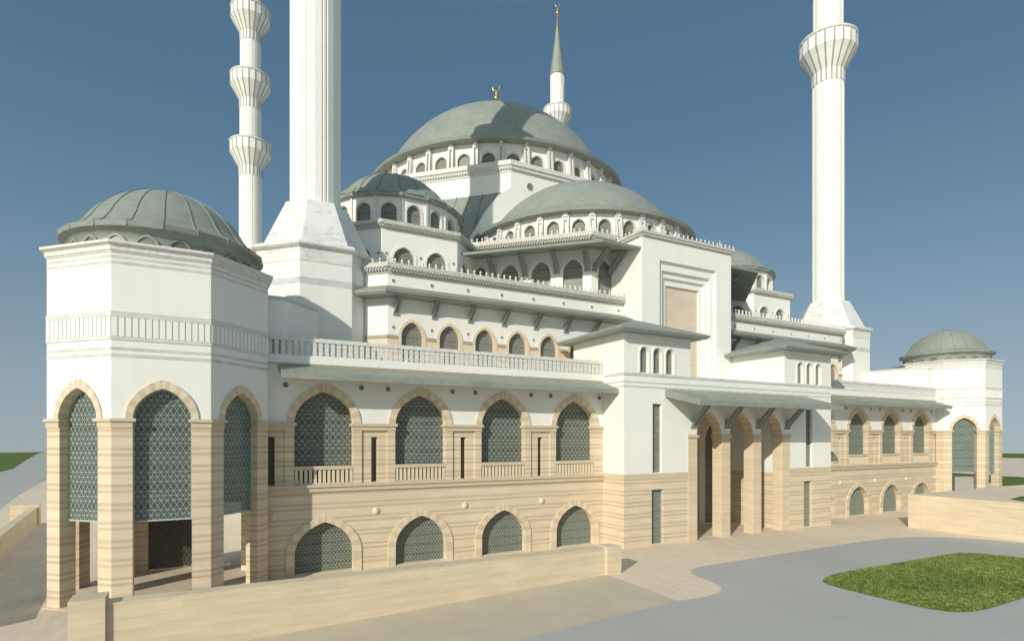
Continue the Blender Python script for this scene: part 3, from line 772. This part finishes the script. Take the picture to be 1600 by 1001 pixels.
# ================================================================== MOSQUE
def mosque():
    root = empty('mosque', (XM, 96.8, 0), 'white prayer hall rising through eaves and half dome to the great crescent-topped lead dome', 'mosque')
    def mir(o): return mirror_copy(o, root)
    # ---------------- body
    part(root, 'hall', M['white'], lambda mb: mb.prism([(13.6, 60.5), (84.6, 60.5), (84.6, 136), (13.6, 136)], 0, 25.3))
    # ---------------- upper side wing
    W = [(13.4, 53.03), (15.03, 51.4), (42.6, 51.4), (42.6, 60), (13.4, 60)]
    F = FY(51.4)
    wx = [17.33 + 3.73 * i for i in range(6)]
    rg = (.3, .3, .07, [M['vl'], M['vl']], 17.0, 1)
    def w_wall(mb):
        mb.panel(F, [(15.03, 15.96), (42.2, 15.96), (42.2, 25), (15.03, 25)], [archpoly(u, 1.05, 17.0, 19.4, 20.75) for u in wx], -.8, 0)
        mb.panel(Fr(13.4, 53.03, 1, -1), [(0.001, 15.96), (2.304, 15.96), (2.304, 25), (.001, 25)], (), -.6, 0)
        mb.box(13.4, 14.0, 53.03, 60, 15.96, 25)
        mb.prism(offp(W, -.85), 24.3, 25.0)
    L_ = [part(root, 'wing_wall', M['white'], w_wall)]
    segs = [(15.03, wx[0] - 1.36)] + [(wx[i] + 1.36, wx[i + 1] - 1.36) for i in range(5)]
    for FF, a, b in [(F, a, b) for a, b in segs] + [(Fr(13.4, 53.03, 1, -1), 0, 2.3)]:
        L_.append(part(root, 'stone_dado', M['vl'], lambda mb: mb.fbox(FF, a, b, -.1, .03, 15.97, 19.12)))
        L_.append(part(root, 'string_course', M['dtrim'], lambda mb: mb.fbox(FF, a, b, -.1, .09, 19.121, 19.42)))
    for u in wx:
        n0 = len(root.children)
        before = set(root.children)
        window(root, F, u, 1.05, 17.0, 19.4, 20.75, .3, 'glass', 'dlattice', .21, .26, .05, rg, 7)
        L_ += [c for c in root.children if c not in before]
    for i in range(7):
        L_.append(roundel(root, F, 15.55 + 3.71 * i, 20.15, .13))
    for i in range(8):
        L_.append(roundel(root, F, 15.55 + 3.71 * i, 24.38, .15))
    for i in range(7):
        L_.append(bracket(root, F, 15.8 + 3.72 * i, 21.35, 23.1, 1.35, .19))
    def eave(mb):
        mb.frust(W, 23.3, .02, 22.95, 1.72) if 0 else None
        a, b = offp(W, .02), offp(W, 1.72)
        mb.prism(b, 22.92, 23.08); mb.prism(offp(W, 1.6), 22.8, 22.919)
        mb.prism(offp(W, 1.76), 23.081, 23.2, 0); mb.prism(offp(W, 1.7), 23.201, 23.85, 0, offp(W, .25))
    L_.append(part(root, 'eave', M['lead'], eave))
    def corn(mb):
        mb.prism(offp(W, .1), 25.0, 25.14); mb.frust(W, 25.141, .1, 25.52, .42); mb.prism(offp(W, .5), 25.521, 25.9)
        for FF, l in seg_frames(W)[:2]:
            dentils(mb, FF, .1, l - .1, .28, 25.2, 25.36, .3, .15, .16); dentils(mb, FF, .25, l - .1, .38, 25.37, 25.5, .3, .15, .16)
    co = part(root, 'parapet_cornice', M['cornice'], corn); L_.append(co)
    right_wing = [mir(o) for o in L_]
    fin_pts = []
    def row(F, u0, u1, n, z, step=.66):
        k = max(1, round((u1 - u0) / step)); return [F.p(u0 + (u1 - u0) * i / k, n, z) for i in range(k + 1)]
    wl = row(F, 14.95, 42.0, .32, 25.9); wl += row(Fr(13.4, 53.03, 1, -1), .2, 1.7, .32, 25.9, .7)
    for p in wl: finial(co, *p, .72)
    # ---------------- central block with the niche
    D0, D1, YD = 42.2, 56.0, 48.2
    D = [(D0, YD), (D1, YD), (D1, 60), (D0, 60)]
    FD = FY(YD)
    def tower(mb):
        mb.panel(FD, [(D0, 14.2), (D1, 14.2), (D1, 31.9), (D0, 31.9)], [[(44.7, 15.9), (53.5, 15.9), (53.5, 29.7), (44.7, 29.7)]], -.35, 0)
        mb.panel(FD, [(44.5, 15.85), (53.7, 15.85), (53.7, 29.9), (44.5, 29.9)], [[(45.35, 15.95), (52.85, 15.95), (52.85, 28.75), (45.35, 28.75)]], -.7, -.351)
        mb.panel(FD, [(45.2, 15.85), (53.0, 15.85), (53.0, 28.9), (45.2, 28.9)], [[(45.9, 15.95), (52.3, 15.95), (52.3, 28.1), (45.9, 28.1)]], -1.0, -.701)
        mb.panel(FD, [(45.7, 15.85), (52.5, 15.85), (52.5, 28.3), (45.7, 28.3)], [[(46.5, 15.95), (51.7, 15.95), (51.7, 27.35), (46.5, 27.35)]], -1.25, -1.001)
        mb.box(D0, D0 + .6, YD + .351, 60, 14.2, 31.9); mb.box(D1 - .6, D1, YD + .351, 60, 14.2, 31.9)
        mb.box(D0 + .601, D1 - .601, YD + 1.6, 60, 31.2, 31.9)
    ct = part(root, 'portal_block', M['white'], tower)
    mb = MB(); mb.fbox(FD, 46.3, 51.9, -1.5, -1.26, 15.8, 27.6); mb.build('niche_panel', M['niche'], ct)
    def corn(mb):
        mb.prism(offp(D, .06), 31.9, 31.98); mb.frust(D, 31.981, .06, 32.28, .28); mb.prism(offp(D, .34), 32.281, 32.55)
        dentils(mb, FD, D0 + .1, D1 - .1, .12, 32.02, 32.18, .3, .15, .16)
        dentils(mb, Fr(D0, 54, 0, -1), 0, 5.6, .12, 32.02, 32.18, .3, .15, .16)
    dc = part(root, 'parapet_cornice', M['cornice'], corn)
    for p in row(FD, D0 - .15, D1 + .15, .2, 32.55): finial(dc, *p, .62)
    for p in row(Fr(D0, 54, 0, -1), 1.9, 5.3, .2, 32.55): finial(dc, *p, .62)
    # ---------------- apse under the half dome
    A = [(25, 67.1), (39, 53.1), (59.2, 53.1), (73.2, 67.1), (73.2, 76), (25, 76)]
    FA = Fr(25, 67.1, 1, -1); FF = FY(53.1)
    # distances along the 45 face
    wa = [sqrt(2) * (x - 25) for x in (29.5, 32.15, 34.85, 37.5)]
    arg = (.3, .3, .07, [M['white'], M['white']], None, 1)
    l45 = 14 * sqrt(2)
    def awall(mb):
        mb.panel(FA, [(0, 22), (l45 - .003, 22), (l45 - .003, 32.4), (0, 32.4)], [archpoly(u, 1.15, 26.0, 28.95, 30.55) for u in wa], -.7, 0)
        mb.panel(FF, [(39.002, 22), (49.1, 22), (49.1, 32.4), (39.002, 32.4)], [archpoly(41.05, 1.08, 26.0, 28.95, 30.55)], -.7, 0)
    aw = part(root, 'apse_wall', M['white'], awall); L2 = [aw]
    for u in wa:
        before = set(root.children)
        window(root, FA, u, 1.15, 26.0, 28.95, 30.55, .35, 'glass', 'dlattice', .24, .3, .06, arg, 7); L2 += [c for c in root.children if c not in before]
    before = set(root.children)
    window(root, FF, 41.05, 1.08, 26.0, 28.95, 30.55, .35, 'glass', 'dlattice', .24, .3, .06, arg, 7); L2 += [c for c in root.children if c not in before]
    def aband(mb):
        ed = [0.6] + [e for u in wa for e in (u - 1.5, u + 1.5)] + [l45 + .03]
        for i in range(5): mb.fbox(FA, ed[2 * i], ed[2 * i + 1], -.1, .08, 28.72, 29.0)
        mb.fbox(FF, 39.0, 39.62, -.1, .08, 28.72, 29.0)
    L2.append(part(root, 'string_course', M['carved'], aband))
    for u in [(wa[i] + wa[i + 1]) / 2 for i in range(3)] + [l45 - .45]:
        L2.append(bracket(root, FA, u, 29.05, 31.1, 2.6, .24))
    L2.append(bracket(root, FF, 39.45, 29.05, 31.1, 2.6, .24)); L2.append(bracket(root, FF, 42.0 - .35, 29.05, 31.1, 2.6, .24))
    def acorn(mb):
        mb.prism(offp(A, .1), 32.25, 32.42); mb.frust(A, 32.421, .12, 32.85, .55); mb.prism(offp(A, .65), 32.851, 33.3)
        dentils(mb, FA, 4, l45, .36, 32.46, 32.64, .3, .15, .18); dentils(mb, FA, 4.15, l45, .5, 32.66, 32.82, .3, .15, .18)
        dentils(mb, FF, 39, 42.1, .36, 32.46, 32.64, .3, .15, .18); dentils(mb, FF, 39.15, 42.1, .5, 32.66, 32.82, .3, .15, .18)
    ac = part(root, 'apse_cornice', M['cornice'], acorn)
    pa = row(FA, 5.6, l45 + .1, .5, 33.3)
    pf = row(FF, 39.5, 41.6, .5, 33.3)
    for p in pa + pf: finial(ac, *p, .75)
    def aeave(mb):
        o = offp(A, 4.7); o2 = offp(A, 4.78)
        mb.prism(offp(A, .03), 31.45, 30.68, 0, offp(A, 4.8)) if 0 else None
        # underside slopes down outwards, rim, top slopes back up to the wall
        i0, o0, i1 = offp(A, .02), o, offp(A, .3)
        n = len(A)
        V = [(x, y, 31.5) for x, y in i0] + [(x, y, 30.55) for x, y in o] + [(x, y, 30.8) for x, y in o2] + [(x, y, 32.2) for x, y in i1]
        F_ = []
        for k in range(3):
            for i in range(n): F_.append((k * n + i, k * n + (i + 1) % n, (k + 1) * n + (i + 1) % n, (k + 1) * n + i))
        mb.add(V, F_)
    part(root, 'apse_eave', M['lead'], aeave)
    part(root, 'apse_roof', M['lead'], lambda mb: mb.prism(offp(A, .2), 33.0, 33.28))
    for o in L2: mir(o)
    # right-hand crestings, too small to count
    mb = MB()
    def fin_mesh(p):
        x, y, z = p; x = 2 * XM - x
        mb.lathe(x, y, [(.001, z + .66), (.13, z + .5), (.16, z + .38), (.06, z + .24), (.2, z + .08), (.2, z)], 6)
    for p in wl + pa + pf: fin_mesh(p)
    tag(mb.build('finial', M['carved'], root), kind='stuff')
    # ---------------- half dome
    sx, sy = XM, 69.5
    def bays(mb, cx, cy, a, n, z0, z1, ph0, ph1, op, th, rootp, lst, lat, pil):
        hw = a * tan(pi / n)
        for i in range(n):
            phi = 2 * pi * i / n
            if phi > pi: phi -= 2 * pi
            if not (ph0 <= phi <= ph1): continue
            Fp = Fphi(cx, cy, a, phi)
            mb.panel(Fp, [(-hw, z0), (hw, z0), (hw, z1), (-hw, z1)], [archpoly(0, *op)], -th, 0)
            window(rootp, Fp, 0, op[0], op[1], op[2], op[3], .34, 'glass', lat, .24, .3, .05, (.2, .2, .05, [M['carved'], M['carved']], op[1], 1), 6)
            if pil:
                Fq = Fphi(cx, cy, a / cos(pi / n), phi + pi / n); pils = MB()
                for du in (-.3, .3):
                    V = [Fq.p(du + s * w, n_, z) for z, n_ in ((z0, pil[0]), (z1 - .35, pil[1])) for s, w, n_ in ((-1, .13, n_), (1, .13, n_), (1, .13, -.2), (-1, .13, -.2))]
                    pils.hexa(V)
                if pil[0] < .2:
                    pils = MB(); pils.fbox(Fq, -.13, .13, -.2, .13, z0, z1 - .02); pils.build('pilaster', M['carved'], rootp); continue
                pils.fbox(Fq, -.28, .28, -.2, pil[1] + .16, z1 - .5, z1 - .02)
                pils.fbox(Fq, -.15, .15, -.2, pil[1] + .05, z1 - .9, z1 - .5)
                pils.fbox(Fq, -.42, .42, -.2, min(pil) * .5, z0, z1 - .36); pils.build('pilaster', M['carved'], rootp)
    # drum wall object first so that its windows can hang under it
    def drum(name, cx, cy, a, n, z0, z1, ph, op, th, lat, pil):
        m1 = MB()
        hw = a * tan(pi / n)
        for i in range(n):
            phi = 2 * pi * i / n
            if phi > pi: phi -= 2 * pi
            Fp = Fphi(cx, cy, a, phi)
            hole = [archpoly(0, *op, 6)] if ph[0] <= phi <= ph[1] else []
            m1.panel(Fp, [(-hw, z0), (hw, z0), (hw, z1), (-hw, z1)], hole, -th, 0)
        d = m1.build(name, M['white'], root)
        tmp = MB(); bays(tmp, cx, cy, a, n, z0, z1, ph[0], ph[1], op, th, d, None, lat, pil)
        return d
    drum('half_dome_drum', sx, sy, 15.0, 30, 33.29, 37.2, (radians(-100), radians(100)), (.8, 33.6, 35.55, 36.5), .7, 'dlattice', (.75, .3))
    lip = [(15.1, 37.15), (16.1, 37.2), (16.2, 37.55)]
    body = [(16.2, 37.55), (15.3, 37.75), (14.5, 38.1), (13.95, 38.5)] + cap_profile(30.7, 15.63, 38.9, 20)
    part(root, 'half_dome', M['lead_half'], lambda mb: (mb.lathe(sx, sy, lip, 120, 0, 0, False), mb.lathe(sx, sy, body, 120)))
    # ---------------- corner turrets
    tx, ty, TA = 20.8, 68.95, 10.15
    o8 = ngon(tx, ty, TA)
    L3 = []
    Ft = Fphi(tx, ty, TA, 0); Fl = Fphi(tx, ty, TA, -pi / 4); Fq = Fphi(tx, ty, TA, pi / 4)
    hs = TA * TAN8
    trg = (.28, .28, .07, [M['white'], M['white']], None, 1)
    def twall(mb):
        for k in range(8):
            Fk = Fphi(tx, ty, TA, k * pi / 4)
            hl = [archpoly(u, 1.15, 26.2, 28.9, 30.1) for u in {0: (-1.85, 1.8), 7: (1.7, -1.85), 1: (-1.85, 1.8)}.get(k, ())]
            mb.panel(Fk, [(-hs + .001, 15.96), (hs - .001, 15.96), (hs - .001, 32.2), (-hs + .001, 32.2)], hl, -.6, 0)
    L3.append(part(root, 'turret', M['white'], twall))
    for Fk, us in ((Ft, (-1.85, 1.8)), (Fl, (1.7, -1.85)), (Fq, (-1.85, 1.8))):
        for u in us:
            before = set(root.children)
            window(root, Fk, u, 1.15, 26.2, 28.9, 30.1, .3, 'glass', 'dlattice', .24, .3, .055, trg, 7); L3 += [c for c in root.children if c not in before]
        for u in (-3.75, -.02, 3.75): L3.append(roundel(root, Fk, u, 29.2, .14))
    def tcorn(mb):
        mb.prism(offp(o8, .08), 31.75, 31.86); mb.frust(o8, 31.861, .1, 32.2, .42); mb.prism(offp(o8, .5), 32.201, 32.55)
        for Fk, l in [(Fphi(tx, ty, TA, a), hs) for a in (0, -pi / 4, pi / 4)]:
            dentils(mb, Fk, -l, l, .26, 31.9, 32.05, .3, .15, .16); dentils(mb, Fk, -l + .15, l, .38, 32.06, 32.18, .3, .15, .14)
    L3.append(part(root, 'turret_cornice', M['cornice'], tcorn))
    d = drum('turret_drum', tx, ty, 7.95, 18, 32.56, 36.35, (radians(-110), radians(110)), (.84, 32.9, 34.85, 35.7), .6, 'dlattice', (.16, .16)); L3.append(d)
    lip = [(8.0, 36.25), (8.62, 36.3), (8.68, 36.6)]
    body = [(8.68, 36.6), (8.1, 36.85), (7.7, 37.2), (7.45, 37.6)] + cap_profile(33.8, 7.85, 37.9, 16)
    o = part(root, 'turret_dome', M['lead_tur'], lambda mb: (mb.lathe(tx, ty, lip, 18, pi / 18, 0, False), mb.lathe(tx, ty, body, 36, pi / 36, 0, True)))
    mb = MB(); seams(mb, tx, ty, lip[1:2] + body[:-2], 18, .16, .07, pi / 18); mb.build('seam', M['darklead'], o); L3.append(o)
    L3.append(part(root, 'turret_finial', M['gold'], lambda mb: (mb.lathe(tx, ty, [(.06, 41.4), (.04, 41.8), (.035, 43.4)], 8),)))
    for o in L3: mir(o)
    # ---------------- main drum, dome
    cx, cy = XM, 96.8
    OA = 24.5; oc = ngon(cx, cy, OA)
    part(root, 'dome_base', M['white'], lambda mb: mb.prism(oc, 25.3, 48.1))
    def ocorn(mb):
        mb.prism(offp(oc, .12), 47.95, 48.2); mb.frust(oc, 48.201, .15, 48.8, .5); mb.prism(offp(oc, .62), 48.801, 49.45)
        for a in (0, -pi / 4, pi / 4):
            Fk = Fphi(cx, cy, OA, a); l = OA * TAN8; dentils(mb, Fk, -l, l, .3, 48.3, 48.52, .42, .2, .2)
    part(root, 'dome_base_cornice', M['carved'], ocorn)
    # great arch wall behind the half dome
    yw = 72.3; FW = FY(yw)
    left = [(30.9, 33.0), (31.3, 35.2), (32.7, 37.6), (35.2, 41.7), (37.2, 44.4), (38.93, 45.7), (38.96, 47.94)]
    outl = left + [(2 * XM - x, z) for x, z in left[::-1]]
    part(root, 'great_arch_wall', M['white'], lambda mb: mb.panel(FW, [(x, z) for x, z in outl][::-1], (), -1.2, .12))
    L4 = []
    def lean(mb):
        P = [(38.95, 72.45, 45.35), (26, 85.4, 45.35), (20.7, 80.1, 33.5), (30.2, 72.45, 34.2)]
        V = P + [(x, y, z - .5) for x, y, z in P]
        mb.add(V, [(0, 1, 2, 3), (7, 6, 5, 4), (0, 4, 5, 1), (1, 5, 6, 2), (2, 6, 7, 3), (3, 7, 4, 0)])
        for i in range(1, 9):
            t = i / 9; a = [P[0][k] + (P[1][k] - P[0][k]) * t for k in range(3)]; s_ = 12.4
            s_ = min(s_, (a[1] - 72.6) / .387); dx = -.455; b = (a[0] + dx * s_ * .85, a[1] + dx * s_ * .85, a[2] - s_ * .885)
            mb.tube([(a[0], a[1], a[2] + .02), b], [.09, .09], 6, 1)
    L4.append(part(root, 'lean_to_roof', [M['lead'], M['darklead']], lean))
    for o in L4: mir(o)
    roundel(root, FY(72.18), 42.1, 46.4, .52)
    roundel(root, FY(72.18), 2 * XM - 42.1, 46.4, .52)
    drum('main_drum', cx, cy, 21.6, 36, 49.46, 54.55, (radians(-95), radians(75)), (1.0, 50.2, 52.1, 53.1), .9, 'dlattice', (.95, .5))
    lip = [(21.7, 54.5), (23.2, 54.5), (23.35, 54.85)]
    body = [(23.35, 54.85), (22.3, 55.25), (21.2, 55.95), (20.55, 56.6)] + cap_profile(47.85, 22.18, 57.2, 24)
    part(root, 'main_dome', M['lead_main'], lambda mb: (mb.lathe(cx, cy, lip, 144, 0, 0, False), mb.lathe(cx, cy, body, 144)))
    def fin(mb):
        mb.lathe(cx, cy, [(.9, 69.8), (.7, 70.3), (.25, 70.7), (.18, 72), (.12, 75.2)], 12)
        mb.ball(cx, cy, 71.6, .7); mb.ball(cx, cy, 73.95, .5); crescent(mb, cx, cy, 75.9, .66)
    part(root, 'crescent_finial', M['gold'], fin)
    return root

pav = pavilion('large domed octagonal pavilion at the near corner, beside the low retaining wall')
gal = gallery('long arcaded gallery between the near pavilion and the entrance block, half in its shadow')
ent = entrance()
mos = mosque()
# far pavilion and far gallery: the same buildings, mirrored about the entrance
p2 = copy_tree(pav); p2.location.x = 2 * XM - pav.location.x; p2.scale.x = -1
p2['label'] = 'small distant domed octagonal pavilion at the far end, above the raised terrace'
g2 = copy_tree(gal); g2.location.x = 2 * XM - gal.location.x; g2.scale.x = -1
g2['label'] = 'distant arcaded gallery beyond the entrance block, running to the far pavilion'
def own_material(root, name, mat):           # lead courses laid round the mirrored dome's own axis
    for ch in root.children:
        if ch.name.split('.')[0] == name and ch.scale.x * root.scale.x < 0:
            ch.material_slots[0].link = 'OBJECT'; ch.material_slots[0].material = mat
own_material(p2, 'dome', mat_lead('far_pavilion_dome_lead', (2 * XM + 1.91, 45.74, 40, .8)))
own_material(mos, 'turret_dome', mat_lead('far_turret_dome_lead', (2 * XM - 20.8, 68.95, 36, 1.2)))
minaret(9.68, 57.0, 'thick minaret rising out of the frame from a marble-skirted base behind the near pavilion')
minaret(2 * XM - 9.68, 57.0, 'tall minaret with one balcony in view, on its base near the far pavilion')
minaret(9.68, 136.5, 'slender distant minaret with three stacked balconies behind the near pavilion dome')
minaret(2 * XM - 9.68, 136.5, 'distant minaret showing its pointed lead spire behind the great dome')

# ================================================================== WALLS AND GROUND
def wall_obj(name, label, cat, fn, mats, base):
    mb = MB(); fn(mb); return tag(mb.build(name, mats, None, base), label, cat)
r = empty('retaining_wall', (11, 34.3, 0), 'long low limestone retaining wall in front of the near gallery, with a square pier at each end', 'wall', 'limestone site walls')
part(r, 'wall', M['block'], lambda mb: mb.box(-4.0, 26.2, 33.9, 34.9, -1.6, 1.92))
part(r, 'coping', M['block'], lambda mb: mb.box(-4.0, 26.2, 33.88, 34.92, 1.921, 2.0))
part(r, 'end_pier', M['block'], lambda mb: mb.box(-5.45, -4.001, 33.68, 35.1, -1.6, 2.33))
part(r, 'end_pier', M['block'], lambda mb: mb.box(26.201, 27.5, 33.7, 35.05, -.6, 2.04))
r = empty('terrace_wall', (70.3, 30, 0), 'sunlit limestone wall holding up the raised terrace on the right, below the far pavilion', 'wall', 'limestone site walls')
def tw(mb):
    mb.box(70.35, 71.1, -40, 34.4, -.1, 3.72); mb.box(71.101, 140, 35.0, 35.7, -.1, 3.72)
part(r, 'wall', M['block'], tw)
part(r, 'end_pier', M['block'], lambda mb: mb.box(70.2, 71.1, 34.401, 35.8, -.1, 3.75))
r = empty('boundary_wall', (-14.5, 66, 0), 'low boundary wall running away at the far left, its shaded side to the pavilion', 'wall', 'limestone site walls')
def bw(mb):
    mb.prism([(-12.0, 38), (-16.4, 84), (-17.1, 84), (-12.7, 38)], -.1, 2.1)
part(r, 'wall', M['block'], bw)
part(r, 'end_pier', M['block'], lambda mb: mb.box(-18.8, -16.2, 84.001, 84.9, -.1, 2.5))

def sheet(name, poly, z, mat, holes=()):
    mb = MB()
    loops = [poly] + list(holes); flat = [p for l in loops for p in l]
    tris = tessellate_polygon([[Vector((x, y, 0)) for x, y in l] for l in loops])
    zz = z if callable(z) else (lambda x, y: z)
    mb.add([(x, y, zz(x, y)) for x, y in flat], [tuple(t) for t in tris])
    o = mb.build(name, mat)
    me = o.data
    bm = bmesh.new(); bm.from_mesh(me)
    for f in bm.faces:
        if f.normal.z < 0: f.normal_flip()
    bm.to_mesh(me); bm.free()
    return o
sand_poly = [(26.3, 34.1), (25.94, 26.32), (13.55, 25.0), (-5.2, 23.0), (-5.2, 34.1)]
RG = 548
disc = [(RG * cos(2 * pi * i / 180), RG * sin(2 * pi * i / 180)) for i in range(180)]
mb = MB()
tris = tessellate_polygon([[Vector((x, y, 0)) for x, y in disc], [Vector((x, y, 0)) for x, y in sand_poly]])
fl = disc + sand_poly
mb.add([(x, y, 0) for x, y in fl], [tuple(t) for t in tris])
n = len(disc)
mb.add([(x, y, 0) for x, y in disc] + [(x * 1.5, y * 1.5, -120) for x, y in disc], [(i, n + i, n + (i + 1) % n, (i + 1) % n) for i in range(n)])
g = mb.build('ground', M['paving']); tag(g, kind='structure')
tag(sheet('sand_bed', sand_poly, lambda x, y: -.034 * (26.3 - x), M['sand']), kind='structure')
def smooth_line(pts, k=4):
    out = []
    for i in range(len(pts) - 1):
        p0, p1, p2, p3 = pts[max(i - 1, 0)], pts[i], pts[i + 1], pts[min(i + 2, len(pts) - 1)]
        for j in range(k):
            t = j / k
            out.append(tuple(.5 * (2 * p1[a] + (p2[a] - p0[a]) * t + (2 * p0[a] - 5 * p1[a] + 4 * p2[a] - p3[a]) * t * t + (3 * p1[a] - p0[a] - 3 * p2[a] + p3[a]) * t ** 3) for a in (0, 1)))
    return out + [pts[-1]]
edge = [(13.55, 25.0)] + smooth_line([(25.94, 26.32), (28.57, 26.25), (30.42, 26.98), (31.3, 28.4), (31.6, 29.88), (32.3, 31.5), (33.9, 32.4), (37, 32.6), (42.54, 32.73), (56.85, 32.96), (62.5, 32.4), (66.0, 30.6), (68.6, 27.5), (69.5, 25.0)])
lawn_poly = smooth_line([(38.44, 25.17), (41.48, 25.92), (48.92, 25.84), (56.26, 25.59), (58.3, 25.2), (59.6, 24.0), (60.3, 21.86), (60.3, 19.5), (59.0, 17.3), (56, 16.55), (45.56, 16.45), (40.51, 16.42), (38.4, 16.95), (37.6, 18.45), (37.58, 22.2), (37.8, 24.2), (38.44, 25.17)])[:-1]
asph = edge + [(70.3, 25), (70.3, -200), (-200, -200), (-200, 4), (-5.2, 23.0)]
tag(sheet('road', asph, .004, M['asphalt']), kind='structure')
lr = [(-20, 70), (-24.6, 105.2), (-26.9, 121.8), (-29.3, 141.5), (-32.8, 179), (-36, 240), (-40, 530), (-100, 538), (-94.3, 487), (-74.5, 365), (-54, 245), (-52.2, 223), (-56, 190), (-60, 150), (-50, 90), (-45, 70)]
tag(sheet('road', lr, .004, M['asphalt']), kind='structure')
tag(sheet('lawn', lawn_poly, .03, M['grass']), kind='structure')
tag(sheet('lawn', [(-52.2, 223), (-54, 245), (-74.5, 365), (-94.3, 487), (-100, 538), (-300, 440), (-420, 200), (-120, 120), (-60, 150), (-56, 190)], .008, M['grass']), kind='structure')
tag(sheet('lawn', [(174, 77.7), (193.6, 86.4), (188.3, 72.9), (187.2, 67.8), (185, 30), (158, 30), (156.2, 56.5), (147.9, 57.3), (150, 58.9), (177.9, 75.3)], .008, M['grass']), kind='structure')
tag(sheet('lawn', [(330, 215), (470, 215), (500, 100), (470, 60), (352, 60), (372, 120), (360, 150)], .008, M['grass']), kind='structure')
tag(sheet('terrace', [(71.1, 35.0), (71.1, -40), (140, -40), (140, 35.0)], 3.7, M['paving']), kind='structure')
tag(sheet('terrace_lawn', [(73.5, 27.8), (78, 28.6), (95, 29), (95, 20), (74, 20), (72.2, 25.5)], 3.72, M['grass']), kind='structure')
# grass blades on the near lawn
def inside(p, poly):
    c = False; j = len(poly) - 1
    for i in range(len(poly)):
        if (poly[i][1] > p[1]) != (poly[j][1] > p[1]) and p[0] < (poly[j][0] - poly[i][0]) * (p[1] - poly[i][1]) / (poly[j][1] - poly[i][1]) + poly[i][0]: c = not c
        j = i
    return c
mb = MB(); k = 0
while k < 42000:
    x, y = random.uniform(37.3, 60.5), random.uniform(16.2, 26.1)
    if not inside((x, y), lawn_poly): continue
    a = random.uniform(0, 2 * pi); h = random.uniform(.06, .17); w = random.uniform(.018, .04); b = random.uniform(.02, .1); t = random.uniform(0, 2 * pi)
    mb.add([(x - w * cos(a), y - w * sin(a), .025), (x + w * cos(a), y + w * sin(a), .025), (x + b * cos(t), y + b * sin(t), .03 + h)], [(0, 1, 2)]); k += 1
me = bpy.data.meshes.new('grass_blades'); me.from_pydata(mb.v, [], mb.f); me.materials.append(M['blade'])
o = bpy.data.objects.new('grass', me); COL.objects.link(o)
tag(o, 'short green grass on the rounded traffic island', 'grass', kind='stuff')

# ================================================================== LIGHT, SKY, CAMERA
AZ, EL = radians(34.2), radians(23.5)
trav = Vector((cos(AZ) * cos(EL), sin(AZ) * cos(EL), -sin(EL)))
sd = bpy.data.lights.new('sun', 'SUN'); sd.energy = 3.7; sd.angle = radians(.5); sd.color = (1.0, .945, .83)
so = bpy.data.objects.new('sun', sd); COL.objects.link(so); so.rotation_euler = trav.to_track_quat('-Z', 'Y').to_euler(); so.location = (-60, -40, 80)
w = bpy.data.worlds.new('World'); scene.world = w; w.use_nodes = True
nt = w.node_tree; bg = nt.nodes['Background']
sky = nt.nodes.new('ShaderNodeTexSky'); sky.sky_type = 'NISHITA'; sky.sun_disc = False
sky.sun_elevation = EL; sky.sun_rotation = atan2(-trav.x, -trav.y) % (2 * pi)
sky.air_density = 1.0; sky.dust_density = 2.0; sky.ozone_density = .3; sky.altitude = 0
def srgb(*c): return tuple((v / 255 / 12.92 if v / 255 <= .04045 else ((v / 255 + .055) / 1.055) ** 2.4) for v in c)
tc = N(nt, 'ShaderNodeTexCoord'); sp = N(nt, 'ShaderNodeSeparateXYZ'); L(nt, tc.outputs['Generated'], sp.inputs[0])
zz = N(nt, 'ShaderNodeMath', operation='MULTIPLY_ADD'); L(nt, sp.outputs['Z'], zz.inputs[0]); zz.inputs[1].default_value = .85; zz.inputs[2].default_value = .11
zm = N(nt, 'ShaderNodeMath', operation='MAXIMUM'); L(nt, zz.outputs[0], zm.inputs[0]); zm.inputs[1].default_value = .05
cb = N(nt, 'ShaderNodeCombineXYZ'); L(nt, sp.outputs['X'], cb.inputs[0]); L(nt, sp.outputs['Y'], cb.inputs[1]); L(nt, zm.outputs[0], cb.inputs[2])
L(nt, cb.outputs[0], sky.inputs['Vector'])
rp = ramp(nt, [(0.0, srgb(164, 170, 176)), (.08, srgb(151, 165, 176)), (.16, srgb(136, 157, 172)), (.31, srgb(104, 137, 161)), (.47, srgb(83, 118, 146)), (.60, srgb(80, 114, 142)), (.7, srgb(146, 174, 190)), (1, srgb(174, 198, 208))])
L(nt, sp.outputs['Z'], rp.inputs['Fac'])
sc_ = N(nt, 'ShaderNodeVectorMath', operation='SCALE'); L(nt, rp.outputs['Color'], sc_.inputs[0]); sc_.inputs['Scale'].default_value = 10
L(nt, mixc(nt, .72, mixc(nt, 1, sky.outputs[0], (.93, 1.06, 1.06), 'MULTIPLY'), sc_.outputs[0]), bg.inputs['Color']); bg.inputs['Strength'].default_value = .1
cd = bpy.data.cameras.new('camera'); cam = bpy.data.objects.new('camera', cd); COL.objects.link(cam)
th = atan2(1660, 900)
cam.location = (0, 0, 10); cam.rotation_euler = (radians(90), 0, -(pi / 2 - th))
cd.sensor_width = 36; cd.lens = 36 * 900 / 1600; cd.shift_y = 184 / 1600; cd.clip_end = 5000; cd.clip_start = .1
scene.camera = cam
vs = scene.view_settings; vs.view_transform = 'Standard'; vs.look = 'None'; vs.exposure = 0; vs.gamma = 1
scene.render.resolution_x = 1024; scene.render.resolution_y = 640
